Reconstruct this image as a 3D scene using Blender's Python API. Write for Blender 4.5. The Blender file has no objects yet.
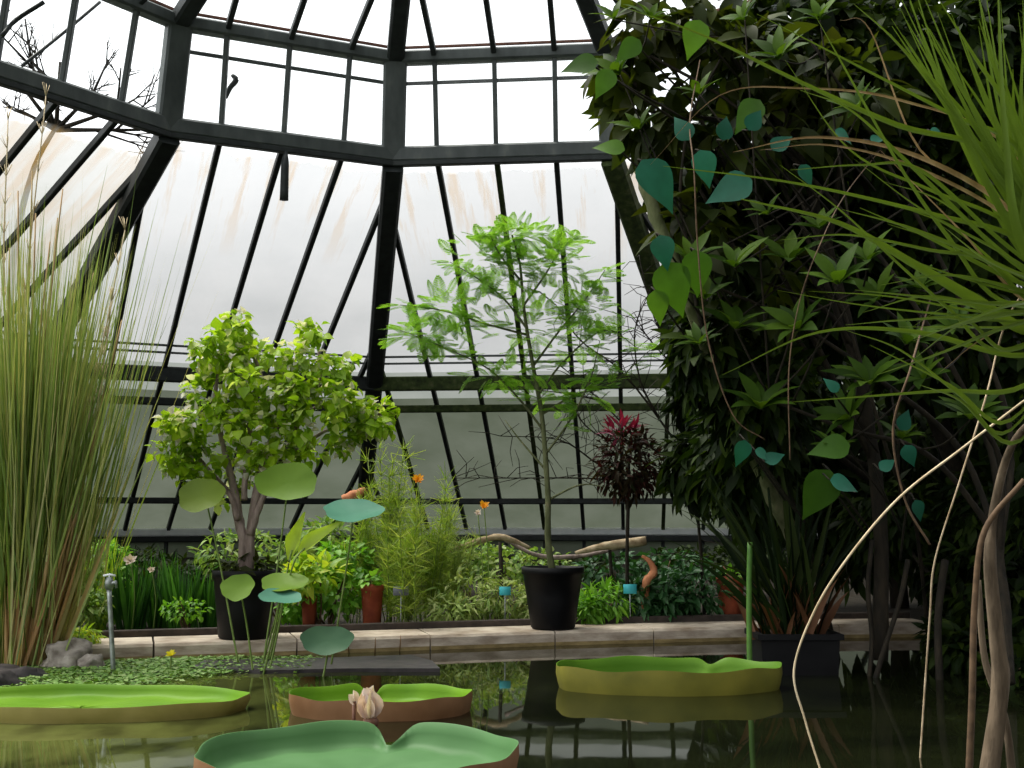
import bpy, math, random
import numpy as np
from mathutils import Vector, noise as mnoise

PI = math.pi
sc = bpy.context.scene
COL = sc.collection
FPX, PITCH, HC = 1178.7, 0.110, 1.3

# ------------------------------------------------------------------ camera
cam_d = bpy.data.cameras.new('camera')
cam = bpy.data.objects.new('camera', cam_d)
COL.objects.link(cam)
cam.location = (0, 0, HC)
cam.rotation_euler = (PI / 2 + PITCH, 0, 0)
cam_d.sensor_width = 36
cam_d.lens = FPX / 1024 * 36
cam_d.clip_end = 300
cam_d.clip_start = 0.05
sc.camera = cam

# ------------------------------------------------------------------ sky: overcast, brighter ahead and overhead than behind
w = bpy.data.worlds.new('overcast_sky')
sc.world = w
w.use_nodes = True
nt = w.node_tree
nt.nodes.clear()
tc = nt.nodes.new('ShaderNodeTexCoord')
sep = nt.nodes.new('ShaderNodeSeparateXYZ')
nt.links.new(tc.outputs['Generated'], sep.inputs[0])
def wmath(op, a, b):
    m = nt.nodes.new('ShaderNodeMath'); m.operation = op
    for i, v in enumerate((a, b)):
        if isinstance(v, (int, float)): m.inputs[i].default_value = v
        else: nt.links.new(v, m.inputs[i])
    return m.outputs[0]
def wmap(v, a0, a1, b0, b1):
    m = nt.nodes.new('ShaderNodeMapRange'); m.interpolation_type = 'SMOOTHSTEP'
    nt.links.new(v, m.inputs[0])
    for i, x in enumerate((a0, a1, b0, b1)): m.inputs[i + 1].default_value = x
    return m.outputs[0]
back = wmap(sep.outputs['X'], -0.5, 0.5, 1.0, 0.15)      # behind the camera the light comes from the left only
front = wmap(sep.outputs['Y'], -0.35, 0.35, 0.0, 1.0)
ahead = wmath('ADD', wmath('MULTIPLY', back, wmath('SUBTRACT', 1.0, front)), front)
elev = wmap(sep.outputs['Z'], 0.0, 0.7, 0.80, 1.25)
side = wmap(sep.outputs['X'], -0.9, 0.6, 1.15, 0.8)
st = wmath('MULTIPLY', wmath('MULTIPLY', ahead, elev), wmath('MULTIPLY', side, 1.75))
bg = nt.nodes.new('ShaderNodeBackground')
bg.inputs[0].default_value = (0.97, 0.99, 1.0, 1)
nt.links.new(st, bg.inputs[1])
wo = nt.nodes.new('ShaderNodeOutputWorld')
nt.links.new(bg.outputs[0], wo.inputs[0])

# a weak, hazy sun from the upper left, ahead of the camera
sun_d = bpy.data.lights.new('hazy_sun', 'SUN')
sun_d.energy = 4.6
sun_d.angle = math.radians(25)
sun_d.color = (1, 0.96, 0.86)
sun = bpy.data.objects.new('hazy_sun', sun_d)
COL.objects.link(sun)
sun.rotation_euler = Vector((0.45, -0.25, -1.0)).to_track_quat('-Z', 'Y').to_euler()

vs = sc.view_settings
vs.view_transform = 'Standard'; vs.look = 'None'; vs.gamma = 1; vs.exposure = 0.0
try: vs.use_curve_mapping = False
except Exception: pass
sc.cycles.max_bounces = 7
sc.cycles.diffuse_bounces = 3
sc.cycles.glossy_bounces = 3
sc.cycles.transmission_bounces = 6
sc.cycles.transparent_max_bounces = 24
sc.cycles.use_denoising = True
sc.cycles.sample_clamp_indirect = 6

# ------------------------------------------------------------------ helpers
rs = np.random.RandomState(7)
random.seed(7)
CP, SP = math.cos(PITCH), math.sin(PITCH)
def at(px, py, Y):
    """the point at distance Y ahead that the photograph shows at px, py"""
    x = (px - 512) / FPX; u = (384 - py) / FPX
    dy = CP - u * SP; dz = SP + u * CP
    k = Y / dy
    return np.array((x * k, Y, HC + dz * k))
def onz(px, py, z):
    x = (px - 512) / FPX; u = (384 - py) / FPX
    dy = CP - u * SP; dz = SP + u * CP
    k = (z - HC) / dz
    return np.array((x * k, dy * k, z))
def gx(px, Y, z=0.1):
    return (px - 512) / FPX * (Y * CP + (z - HC) * SP)

def unit(v):
    v = np.asarray(v, float)
    n = np.linalg.norm(v, axis=-1, keepdims=True)
    return v / np.maximum(n, 1e-9)

class MB:
    def __init__(s): s.V = []; s.F = []; s.n = 0; s.uv = None
    def add(s, V, F, mi=0):
        V = np.asarray(V, float).reshape(-1, 3)
        F = F if isinstance(F, (list, tuple)) and len(F) and isinstance(F[0], np.ndarray) and F[0].ndim == 2 else [np.asarray(F, int)]
        s.V.append(V)
        for f in F: s.F.append((f + s.n, mi))
        s.n += len(V)
    def build(s, name, mats, parent=None, smooth=True, uv=None):
        me = bpy.data.meshes.new(name)
        V = np.concatenate(s.V)
        me.vertices.add(len(V)); me.vertices.foreach_set('co', V.ravel())
        loops = np.concatenate([f.ravel() for f, _ in s.F])
        tot = np.concatenate([np.full(len(f), f.shape[1]) for f, _ in s.F])
        mi = np.concatenate([np.full(len(f), m) for f, m in s.F])
        start = np.concatenate(([0], np.cumsum(tot)[:-1]))
        me.loops.add(len(loops)); me.loops.foreach_set('vertex_index', loops.astype(np.int32))
        me.polygons.add(len(tot))
        me.polygons.foreach_set('loop_start', start.astype(np.int32))
        me.polygons.foreach_set('loop_total', tot.astype(np.int32))
        me.polygons.foreach_set('material_index', mi.astype(np.int32))
        me.polygons.foreach_set('use_smooth', np.full(len(tot), smooth))
        if not isinstance(mats, (list, tuple)): mats = [mats]
        for m in mats: me.materials.append(m)
        me.update(calc_edges=True)
        if uv is not None:
            l = me.uv_layers.new(name='UVMap')
            l.data.foreach_set('uv', np.asarray(uv)[loops].ravel())
        o = bpy.data.objects.new(name, me)
        COL.objects.link(o)
        if parent is not None:
            o.parent = parent
            o.location = -Vector(parent.location) if parent.rotation_euler.z == 0 else (0, 0, 0)
        return o

def tag(o, label, cat, group=None, kind=None):
    if label: o['label'] = label
    if cat: o['category'] = cat
    if group: o['group'] = group
    if kind: o['kind'] = kind
    return o
def thing(name, label, cat, loc, group=None):
    o = bpy.data.objects.new(name, None); COL.objects.link(o)
    o.location = tuple(float(v) for v in loc)
    o.empty_display_size = 0.1
    return tag(o, label, cat, group)

BOXF = np.array([(0, 1, 3, 2), (4, 6, 7, 5), (0, 4, 5, 1), (2, 3, 7, 6), (0, 2, 6, 4), (1, 5, 7, 3)])
def beam(mb, a, b, wid, hei, up=(0, 0, 1), mi=0, bevel=True):
    """bar from a to b, wid across, hei along up, with chamfered edges"""
    a = np.asarray(a, float); b = np.asarray(b, float)
    d = unit(b - a); u = np.asarray(up, float); s = unit(np.cross(d, u)); u = unit(np.cross(s, d))
    c = min(wid, hei) * 0.15
    hw, hh = wid / 2, hei / 2
    prof = [(hw - c, -hh), (hw, -hh + c), (hw, hh - c), (hw - c, hh), (-hw + c, hh), (-hw, hh - c), (-hw, -hh + c), (-hw + c, -hh)]
    V = [a + s * x + u * y for x, y in prof] + [b + s * x + u * y for x, y in prof]
    q = np.array([(i, (i + 1) % 8, 8 + (i + 1) % 8, 8 + i) for i in range(8)])
    mb.add(V, [q, np.array([list(range(7, -1, -1))]), np.array([list(range(8, 16))])], mi)
def box(mb, c, size, mi=0, rot=0):
    cx, cy, cz = c; sx, sy, sz = [v / 2 for v in size]
    V = np.array([(x, y, z) for x in (-sx, sx) for y in (-sy, sy) for z in (-sz, sz)])
    if rot:
        R = np.array([[math.cos(rot), -math.sin(rot), 0], [math.sin(rot), math.cos(rot), 0], [0, 0, 1]])
        V = V @ R.T
    mb.add(V + np.array(c), BOXF, mi)
def smoothpath(P, n=8):
    P = np.asarray(P, float)
    if len(P) < 3: 
        t = np.linspace(0, 1, n + 1)[:, None]; return P[0] * (1 - t) + P[-1] * t
    Q = np.vstack((2 * P[0] - P[1], P, 2 * P[-1] - P[-2])); out = []
    for i in range(1, len(Q) - 2):
        p0, p1, p2, p3 = Q[i - 1], Q[i], Q[i + 1], Q[i + 2]
        for t in np.linspace(0, 1, n, endpoint=False):
            out.append(.5 * (2 * p1 + (p2 - p0) * t + (2 * p0 - 5 * p1 + 4 * p2 - p3) * t * t + (3 * p1 - p0 - 3 * p2 + p3) * t ** 3))
    out.append(P[-1]); return np.array(out)
def tube(mb, P, r, sides=7, mi=0, rough=0):
    P = np.asarray(P, float); n = len(P)
    r = np.asarray(r, float)
    if r.ndim == 0: r = np.full(n, float(r))
    elif len(r) != n: r = np.interp(np.linspace(0, 1, n), np.linspace(0, 1, len(r)), r)
    T = unit(np.gradient(P, axis=0))
    ref = np.array((0.13, 0.27, 0.95)) if abs(T[0][2]) < .9 else np.array((0.96, 0.2, 0.1))
    V = []
    for i in range(n):
        s = unit(np.cross(T[i], ref)); u = np.cross(s, T[i])
        for k in range(sides):
            a = 2 * PI * k / sides
            rr = r[i] * (1 + (rs.uniform(-rough, rough) if rough else 0))
            V.append(P[i] + (s * math.cos(a) + u * math.sin(a)) * rr)
    F = np.array([(i * sides + k, i * sides + (k + 1) % sides, (i + 1) * sides + (k + 1) % sides, (i + 1) * sides + k)
                  for i in range(n - 1) for k in range(sides)])
    mb.add(V, [F, np.array([list(range(sides - 1, -1, -1))]), np.array([[(n - 1) * sides + k for k in range(sides)]])], mi)
def ribbon(mb, P, wid, mi=0, side=None, fold=0.18, taper=(0.6, 1.0, 0.05)):
    """a long folded leaf blade following P"""
    P = np.asarray(P, float); n = len(P)
    T = unit(np.gradient(P, axis=0))
    if side is None:
        a = rs.uniform(0, 2 * PI); side = np.array((math.cos(a), math.sin(a), 0.15))
    s = side - (T * side).sum(1, keepdims=True) * T; s = unit(s); u = np.cross(s, T)
    t = np.linspace(0, 1, n)
    hw = np.interp(t, (0, 0.4, 1), taper)[:, None] * wid / 2
    V = np.stack((P - s * hw + u * hw * fold, P - u * hw * fold, P + s * hw + u * hw * fold), 1).reshape(-1, 3)
    F = np.array([(3 * i + k, 3 * i + k + 1, 3 * i + k + 4, 3 * i + k + 3) for i in range(n - 1) for k in (0, 1)])
    mb.add(V, F, mi)
def arc(p0, d0, L, g, n=8):
    t = np.linspace(0, 1, n + 1)[:, None]
    return np.asarray(p0) + unit(d0) * L * t + np.array((0, 0, -1.)) * g * L * t * t

def leaf_tpl(w=0.25, seg=4, fold=0.2, droop=0.2, peak=0.8, tip=1.0):
    t = np.linspace(0, 1, seg + 1)
    hw = w * np.sin(PI * np.clip(t, 0, 1) ** peak) ** tip; hw[0] = w * 0.04; hw[-1] = 0.002
    V = []
    for ti, h in zip(t, hw):
        z = -droop * ti * ti
        V += [(-h, ti, z + h * fold), (0, ti, z), (h, ti, z + h * fold)]
    F = [(3 * i + k, 3 * i + k + 1, 3 * i + k + 4, 3 * i + k + 3) for i in range(seg) for k in (0, 1)]
    return np.array(V), np.array(F)
def inst(mb, tpl, pos, d, nrm, size, mi=0, wscale=None):
    V, F = tpl; k = len(pos)
    Y = unit(d); X = unit(np.cross(Y, nrm)); Z = np.cross(X, Y)
    size = np.broadcast_to(np.asarray(size, float), (k,))[:, None, None]
    ws = 1 if wscale is None else np.asarray(wscale)[:, None, None]
    O = pos[:, None, :] + size * (V[None, :, 0:1] * X[:, None, :] * ws + V[None, :, 1:2] * Y[:, None, :] + V[None, :, 2:3] * Z[:, None, :])
    FF = (F[None] + (np.arange(k) * len(V))[:, None, None]).reshape(-1, F.shape[1])
    mb.add(O.reshape(-1, 3), FF, mi)
def rdir(k): return unit(rs.normal(size=(k, 3)))
def crown(mb, blobs, per, tpl, size, mi=0, down=0.2, outw=0.8, shell=0.45, upn=0.9):
    """leaves filling ellipsoid blobs (cx,cy,cz,rx,ry,rz), thicker near the surface"""
    for b in blobs:
        c = np.array(b[:3]); r = np.array(b[3:6]); k = int(per * (b[6] if len(b) > 6 else 1))
        if k < 1: continue
        u = rdir(k); rad = (shell + (1 - shell) * rs.rand(k, 1)) ** 0.7
        pos = c + u * rad * r
        d = unit(u * outw + rdir(k) * 0.7 + np.array((0, 0, -down)))
        nn = unit(np.array((0, 0, upn)) + rdir(k) * 0.6 + u * .3)
        inst(mb, tpl, pos, d, nn, size * rs.uniform(0.6, 1.25, k), mi)
def rosette(mb, c, k, tpl, size, axis=(0, 0, 1), openn=0.9, mi=0):
    ax = unit(axis); a = unit(np.cross(ax, (0.3, 0.9, 0.2))); b = np.cross(ax, a)
    th = np.arange(k) * 2.4 + rs.rand() * 6; o = openn * np.linspace(0.5, 1.25, k)[:, None]
    rad = np.cos(th)[:, None] * a + np.sin(th)[:, None] * b
    d = unit(rad * o + ax); inst(mb, tpl, np.repeat([c], k, 0) + d * size * .05, d, unit(ax * 1.0 - rad * .4 + rdir(k) * .15), size * rs.uniform(.75, 1.15, k), mi)

# ------------------------------------------------------------------ materials
def newmat(name):
    m = bpy.data.materials.new(name); m.use_nodes = True
    n = m.node_tree; n.nodes.clear()
    out = n.nodes.new('ShaderNodeOutputMaterial')
    return m, n, out
def nn_(n, t, **k):
    o = n.nodes.new(t)
    for a, b in k.items(): setattr(o, a, b)
    return o
def ramp(n, stops, fac):
    r = n.nodes.new('ShaderNodeValToRGB')
    e = r.color_ramp.elements
    while len(e) < len(stops): e.new(0.5)
    for i, (p, c) in enumerate(stops):
        e[i].position = p; e[i].color = (*c, 1) if len(c) == 3 else c
    if fac is not None: n.links.new(fac, r.inputs[0])
    return r.outputs[0]
def noise_(n, scale, detail=4, vec=None, rough=.55):
    o = n.nodes.new('ShaderNodeTexNoise'); o.inputs['Scale'].default_value = scale
    o.inputs['Detail'].default_value = detail; o.inputs['Roughness'].default_value = rough
    if vec is not None: n.links.new(vec, o.inputs['Vector'])
    return o.outputs[0]
def objco(n, s=(1, 1, 1)):
    t = n.nodes.new('ShaderNodeTexCoord'); mp = n.nodes.new('ShaderNodeMapping')
    n.links.new(t.outputs['Object'], mp.inputs[0]); mp.inputs['Scale'].default_value = s
    return mp.outputs[0]
def leafmat(name, stops, rough=0.45, trans=0.35, spec=0.4, glow=1.3):
    m, n, out = newmat(name)
    g = nn_(n, 'ShaderNodeNewGeometry')
    k = len(stops)
    c = ramp(n, [((i + .0) / max(k - 1, 1), s) for i, s in enumerate(stops)], g.outputs['Random Per Island'])
    nz = noise_(n, 9, 3, objco(n))
    mx = nn_(n, 'ShaderNodeMixRGB', blend_type='MULTIPLY'); mx.inputs[0].default_value = 0.5
    n.links.new(c, mx.inputs[1]); n.links.new(ramp(n, [(.3, (.55, .55, .5)), (.7, (1, 1, 1))], nz), mx.inputs[2])
    p = nn_(n, 'ShaderNodeBsdfPrincipled'); p.inputs['Roughness'].default_value = rough
    p.inputs['Specular IOR Level'].default_value = spec
    n.links.new(mx.outputs[0], p.inputs['Base Color'])
    if trans:
        t = nn_(n, 'ShaderNodeBsdfTranslucent')
        h = nn_(n, 'ShaderNodeMixRGB', blend_type='MULTIPLY'); h.inputs[0].default_value = 1
        h.inputs[2].default_value = (glow * 1.1, glow * 1.1, glow * .5, 1)
        n.links.new(mx.outputs[0], h.inputs[1]); n.links.new(h.outputs[0], t.inputs[0])
        ms = nn_(n, 'ShaderNodeMixShader'); ms.inputs[0].default_value = trans
        n.links.new(p.outputs[0], ms.inputs[1]); n.links.new(t.outputs[0], ms.inputs[2])
        n.links.new(ms.outputs[0], out.inputs[0])
    else: n.links.new(p.outputs[0], out.inputs[0])
    return m
def solid(name, stops, scale=6, rough=.7, stretch=(1, 1, 1), bump=0.0, metal=0, spec=.3, detail=6):
    m, n, out = newmat(name)
    nz = noise_(n, scale, detail, objco(n, stretch))
    c = ramp(n, stops if isinstance(stops[0][0], (int, float)) and isinstance(stops[0][1], tuple) else [(.35, stops[0]), (.65, stops[-1])], nz)
    p = nn_(n, 'ShaderNodeBsdfPrincipled'); p.inputs['Roughness'].default_value = rough
    p.inputs['Metallic'].default_value = metal; p.inputs['Specular IOR Level'].default_value = spec
    n.links.new(c, p.inputs['Base Color'])
    if bump:
        b = nn_(n, 'ShaderNodeBump'); b.inputs['Strength'].default_value = bump; b.inputs['Distance'].default_value = .03
        n.links.new(nz, b.inputs['Height']); n.links.new(b.outputs[0], p.inputs['Normal'])
    n.links.new(p.outputs[0], out.inputs[0])
    return m

M = {}
M['steel'] = solid('painted_steel', [(.3, (.018, .021, .021)), (.7, (.035, .042, .042))], 5, .55, bump=.2)
M['steel_up'] = solid('weathered_steel', [(.25, (.045, .053, .053)), (.6, (.095, .108, .106)), (.8, (.17, .18, .165))], 3, .5, (1, 1, .4), bump=.2)
M['moss_steel'] = solid('mossy_steel', [(.3, (.02, .03, .012)), (.55, (.05, .075, .02)), (.8, (.12, .12, .06))], 7, .9, bump=.4)
M['sill'] = solid('white_sill_paint', [(.3, (.75, .78, .80)), (.7, (.88, .9, .92))], 4, .6)
M['kerb'] = solid('pale_concrete', [(.25, (.19, .14, .09)), (.45, (.38, .31, .24)), (.7, (.60, .52, .42))], 3.5, .85, (1, 1, 3), bump=.5)
M['kerb_wet'] = solid('algae_stained_concrete', [(.3, (.14, .10, .04)), (.7, (.36, .27, .12))], 5, .6, (1, 1, 3), bump=.4)
M['edging'] = solid('dark_edging', [(.3, (.03, .025, .02)), (.7, (.08, .06, .05))], 8, .8)
M['soil'] = solid('damp_soil', [(.3, (.010, .008, .005)), (.7, (.035, .026, .016))], 9, .95, bump=.8)
M['outside'] = solid('lawn_outside', [(.3, (.03, .06, .02)), (.7, (.07, .11, .04))], 2, .9)
M['rock'] = solid('grey_rock', [(.3, (.12, .10, .08)), (.7, (.42, .38, .33))], 9, .9, bump=.9)
M['slab'] = solid('dark_wet_slate', [(.3, (.02, .018, .02)), (.7, (.06, .05, .05))], 7, .5, bump=.4)
M['pot'] = solid('black_plastic', [(.3, (.003, .003, .0035)), (.7, (.007, .007, .008))], 6, .55, spec=.2)
M['pot_soil'] = solid('potting_soil', [(.3, (.012, .008, .004)), (.7, (.04, .028, .016))], 20, .95, bump=.8)
M['terra'] = solid('terracotta', [(.3, (.16, .03, .012)), (.7, (.28, .06, .022))], 8, .8)
M['bark_pale'] = solid('pale_bark', [(.3, (.12, .085, .07)), (.7, (.36, .28, .25))], 14, .85, (1, 1, .3), bump=.8)
M['bark_dark'] = solid('dark_bark', [(.3, (.007, .006, .004)), (.7, (.028, .021, .012))], 14, .9, (1, 1, .3), bump=.8)
M['bark_moss'] = solid('mossy_bark', [(.3, (.05, .06, .02)), (.6, (.12, .13, .06)), (.8, (.22, .18, .10))], 12, .9, (1, 1, .4), bump=.8)
M['bark_root'] = solid('root_bark', [(.3, (.05, .035, .02)), (.6, (.15, .11, .07)), (.8, (.28, .22, .16))], 14, .9, (1, 1, .25), bump=.9)
M['twig'] = solid('brown_twig', [(.3, (.05, .03, .015)), (.7, (.14, .085, .045))], 20, .8)
M['tan'] = solid('dry_tan_stalk', [(.3, (.30, .18, .08)), (.7, (.55, .38, .20))], 18, .8, (1, 1, .2))
M['straw'] = solid('pale_straw', [(.3, (.42, .32, .18)), (.7, (.72, .60, .40))], 18, .7, (1, 1, .2))
M['drift'] = solid('driftwood', [(.3, (.25, .17, .09)), (.7, (.6, .48, .32))], 10, .85, bump=.6)
M['orange_bark'] = solid('orange_bark', [(.3, (.35, .12, .05)), (.7, (.6, .25, .12))], 10, .8)
M['stake'] = solid('galvanised_steel', [(.3, (.18, .20, .19)), (.7, (.42, .45, .44))], 15, .4, metal=.6)
M['green_cane'] = solid('green_cane', [(.3, (.05, .13, .02)), (.7, (.10, .22, .04))], 10, .5)
M['stem'] = solid('green_stem', [(.3, (.10, .16, .03)), (.7, (.20, .28, .07))], 10, .5)

M['g_tree'] = leafmat('fresh_green_leaf', [(.15, .29, .012), (.28, .46, .02), (.42, .60, .03), (.19, .34, .015), (.60, .70, .22)], .45, .48, spec=.3)
M['g_pale'] = leafmat('pale_tuft', [(.75, .70, .70), (.90, .88, .88)], .6, .45, glow=1)
M['g_mimosa'] = leafmat('feathery_leaf', [(.15, .30, .04), (.26, .46, .07), (.20, .38, .05)], .6, .5, spec=.1, glow=1.6)
M['g_reed'] = leafmat('reed_blade', [(.14, .22, .06), (.24, .34, .09), (.36, .42, .15), (.52, .48, .24)], .5, .4, glow=1.2)
M['g_reed_tan'] = leafmat('reed_dry', [(.42, .24, .11), (.60, .36, .17), (.62, .48, .26), (.36, .34, .12)], .6, .35, glow=1.1)
M['g_iris'] = leafmat('strap_leaf_dark', [(.012, .05, .008), (.035, .13, .015), (.10, .28, .04)], .4, .3)
M['g_bush'] = leafmat('bush_leaf', [(.09, .18, .03), (.18, .32, .05), (.30, .46, .09), (.38, .44, .18)], .6, .3)
M['g_fennel'] = leafmat('fennel_leaf', [(.15, .26, .03), (.26, .38, .05), (.42, .48, .12)], .5, .45, glow=1.4)
M['g_weed'] = leafmat('weed_leaf', [(.16, .27, .05), (.34, .46, .10), (.52, .56, .24)], .6, .3)
M['g_lime'] = leafmat('lime_leaf', [(.22, .42, .03), (.38, .56, .05), (.62, .66, .05)], .5, .4)
M['g_fern'] = leafmat('fern_leaf', [(.08, .22, .015), (.16, .40, .03), (.28, .54, .05)], .5, .35)
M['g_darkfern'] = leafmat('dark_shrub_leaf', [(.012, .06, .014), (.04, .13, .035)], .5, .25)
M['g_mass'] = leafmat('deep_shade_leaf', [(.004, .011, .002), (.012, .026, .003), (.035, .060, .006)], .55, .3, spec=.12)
M['g_mid'] = leafmat('rosette_leaf', [(.02, .050, .004), (.05, .105, .008), (.12, .20, .02)], .55, .35, spec=.12)
M['g_big'] = leafmat('broad_leaf', [(.03, .08, .008), (.05, .13, .010), (.08, .18, .015)], .5, .35, spec=.15)
M['g_teal'] = leafmat('teal_leaf', [(.008, .075, .045), (.015, .11, .068), (.025, .16, .10)], .45, .2, spec=.2, glow=1)
M['g_olive'] = leafmat('olive_leaf', [(.012, .022, .003), (.045, .065, .005), (.03, .036, .006), (.02, .035, .004)], .5, .4, spec=.15)
M['g_sedge'] = leafmat('sedge_blade', [(.025, .06, .006), (.06, .12, .008), (.10, .18, .015), (.15, .21, .035), (.06, .14, .010)], .38, .2, glow=1)
M['g_red'] = leafmat('maroon_leaf', [(.014, .008, .006), (.03, .022, .008), (.045, .008, .011), (.02, .028, .008)], .6, .25, spec=.08)
M['g_pink'] = leafmat('crimson_leaf', [(.20, .01, .05), (.34, .02, .09)], .45, .35)
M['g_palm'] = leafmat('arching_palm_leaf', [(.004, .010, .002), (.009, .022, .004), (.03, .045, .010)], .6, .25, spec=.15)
M['g_brownleaf'] = leafmat('withered_leaf', [(.08, .03, .012), (.16, .07, .03)], .6, .2)
M['duck'] = leafmat('floating_weed', [(.09, .20, .03), (.20, .38, .07), (.36, .48, .18)], .6, .2)
M['yellow'] = leafmat('yellow_petal', [(.75, .62, .01), (.85, .75, .02)], .5, .3)
M['orange'] = leafmat('orange_petal', [(.8, .30, .01), (.85, .42, .02)], .5, .3)
M['white_petal'] = leafmat('white_petal', [(.75, .62, .60), (.85, .72, .68)], .5, .3, glow=1)
M['bud_petal'] = leafmat('pink_petal', [(.85, .62, .56), (.92, .80, .74)], .5, .3, glow=1)
M['sepal'] = leafmat('brown_sepal', [(.12, .05, .03), (.2, .09, .05)], .5, .1)
M['blue_tag'] = solid('turquoise_plastic', [(.3, (.05, .42, .48)), (.7, (.07, .52, .58))], 5, .5)
M['grey_tag'] = solid('slate_plastic', [(.3, (.10, .11, .13)), (.7, (.16, .17, .2))], 5, .5)
M['white_tag'] = solid('white_plastic', [(.3, (.7, .72, .75)), (.7, (.8, .82, .85))], 5, .5)

def water_mat():
    m, n, out = newmat('pond_water')
    co = objco(n, (1, 1, 1))
    nz = noise_(n, 0.7, 4, co); nz2 = noise_(n, 3.0, 5, objco(n, (1, .5, 1)))
    c = ramp(n, [(.35, (.003, .004, .002)), (.65, (.009, .011, .004))], nz)
    # algae haze in the shallow left bay
    sepx = nn_(n, 'ShaderNodeSeparateXYZ'); n.links.new(co, sepx.inputs[0])
    mr = nn_(n, 'ShaderNodeMapRange'); n.links.new(sepx.outputs[0], mr.inputs[0])
    for i, v in enumerate((-2.4, -1.0, 1.0, 0.0)): mr.inputs[i + 1].default_value = v
    mm = nn_(n, 'ShaderNodeMath', operation='MULTIPLY'); n.links.new(mr.outputs[0], mm.inputs[0])
    n.links.new(ramp(n, [(.35, (.25, .25, .25)), (.6, (1, 1, 1))], nz2), mm.inputs[1])
    mx = nn_(n, 'ShaderNodeMixRGB'); n.links.new(mm.outputs[0], mx.inputs[0])
    n.links.new(c, mx.inputs[1]); mx.inputs[2].default_value = (.085, .10, .025, 1)
    p = nn_(n, 'ShaderNodeBsdfPrincipled'); n.links.new(mx.outputs[0], p.inputs['Base Color'])
    p.inputs['Roughness'].default_value = .025; p.inputs['IOR'].default_value = 1.36
    b = nn_(n, 'ShaderNodeBump'); b.inputs['Strength'].default_value = .05; b.inputs['Distance'].default_value = .02
    n.links.new(noise_(n, 2.2, 2, objco(n, (1, .6, 1))), b.inputs['Height']); n.links.new(b.outputs[0], p.inputs['Normal'])
    n.links.new(p.outputs[0], out.inputs[0]); return m
M['water'] = water_mat()

def pane_mat(name, white, green, see, stain, band=(.53, .62), reach=2.0, strip=.26):
    """whitewashed or grey-toned horticultural glass; UV is in metres, v running down the slope"""
    m, n, out = newmat(name)
    uv = nn_(n, 'ShaderNodeUVMap'); mp = nn_(n, 'ShaderNodeMapping')
    n.links.new(uv.outputs[0], mp.inputs[0]); mp.inputs['Scale'].default_value = (2.4, .22, 1)
    streak = noise_(n, 1.6, 5, mp.outputs[0], .65)
    blotch = noise_(n, 1.1, 5, uv.outputs[0])
    sp = nn_(n, 'ShaderNodeSeparateXYZ'); n.links.new(uv.outputs[0], sp.inputs[0])
    base = nn_(n, 'ShaderNodeMixRGB'); n.links.new(ramp(n, [(.35, (0, 0, 0)), (.75, (1, 1, 1))], blotch), base.inputs[0])
    base.inputs[1].default_value = (*white, 1); base.inputs[2].default_value = (*green, 1)
    col = base.outputs[0]
    wash = None
    if stain:
        fade = nn_(n, 'ShaderNodeMapRange'); n.links.new(sp.outputs[1], fade.inputs[0])
        for i, v in enumerate((.35, reach, 1.0, 0.0)): fade.inputs[i + 1].default_value = v
        s2 = ramp(n, [(band[0], (0, 0, 0)), (band[1], (1, 1, 1))], streak)
        ml = nn_(n, 'ShaderNodeMath', operation='MULTIPLY'); n.links.new(fade.outputs[0], ml.inputs[0]); n.links.new(s2, ml.inputs[1])
        ml2 = nn_(n, 'ShaderNodeMath', operation='MULTIPLY'); n.links.new(ml.outputs[0], ml2.inputs[0]); ml2.inputs[1].default_value = stain
        c2 = nn_(n, 'ShaderNodeMixRGB'); n.links.new(ml2.outputs[0], c2.inputs[0]); n.links.new(col, c2.inputs[1])
        c2.inputs[2].default_value = (.19, .105, .012, 1); col = c2.outputs[0]
        # bare glass above the ragged upper edge of the whitewash
        ad = nn_(n, 'ShaderNodeMath', operation='MULTIPLY_ADD'); n.links.new(noise_(n, 4, 3, uv.outputs[0]), ad.inputs[0])
        ad.inputs[1].default_value = .25; n.links.new(sp.outputs[1], ad.inputs[2])
        wr = nn_(n, 'ShaderNodeMapRange'); n.links.new(ad.outputs[0], wr.inputs[0])
        for i, v in enumerate((strip, strip + .14, 0.0, 1.0)): wr.inputs[i + 1].default_value = v
        thin = nn_(n, 'ShaderNodeMapRange'); n.links.new(sp.outputs[1], thin.inputs[0])   # light gradient painted into the wash: more see-through and brighter higher up
        for i, v in enumerate((.3, 3.0, .66, 1.0)): thin.inputs[i + 1].default_value = v
        wm = nn_(n, 'ShaderNodeMath', operation='MULTIPLY'); n.links.new(wr.outputs[0], wm.inputs[0]); n.links.new(thin.outputs[0], wm.inputs[1])
        wash = wm.outputs[0]
    d = nn_(n, 'ShaderNodeBsdfDiffuse'); t = nn_(n, 'ShaderNodeBsdfTranslucent')
    n.links.new(col, d.inputs[0]); n.links.new(col, t.inputs[0])
    a = nn_(n, 'ShaderNodeMixShader'); a.inputs[0].default_value = .8
    n.links.new(d.outputs[0], a.inputs[1]); n.links.new(t.outputs[0], a.inputs[2])
    tr = nn_(n, 'ShaderNodeBsdfTransparent')
    b = nn_(n, 'ShaderNodeMixShader'); n.links.new(tr.outputs[0], b.inputs[1]); n.links.new(a.outputs[0], b.inputs[2])
    if wash is not None:
        k = nn_(n, 'ShaderNodeMath', operation='MULTIPLY'); n.links.new(wash, k.inputs[0]); k.inputs[1].default_value = 1 - see
        n.links.new(k.outputs[0], b.inputs[0])
    else: b.inputs[0].default_value = 1 - see
    n.links.new(b.outputs[0], out.inputs[0]); return m
M['pane_white'] = pane_mat('whitewashed_glass', (.255, .258, .266), (.215, .222, .23), .08, 1.0)
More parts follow.
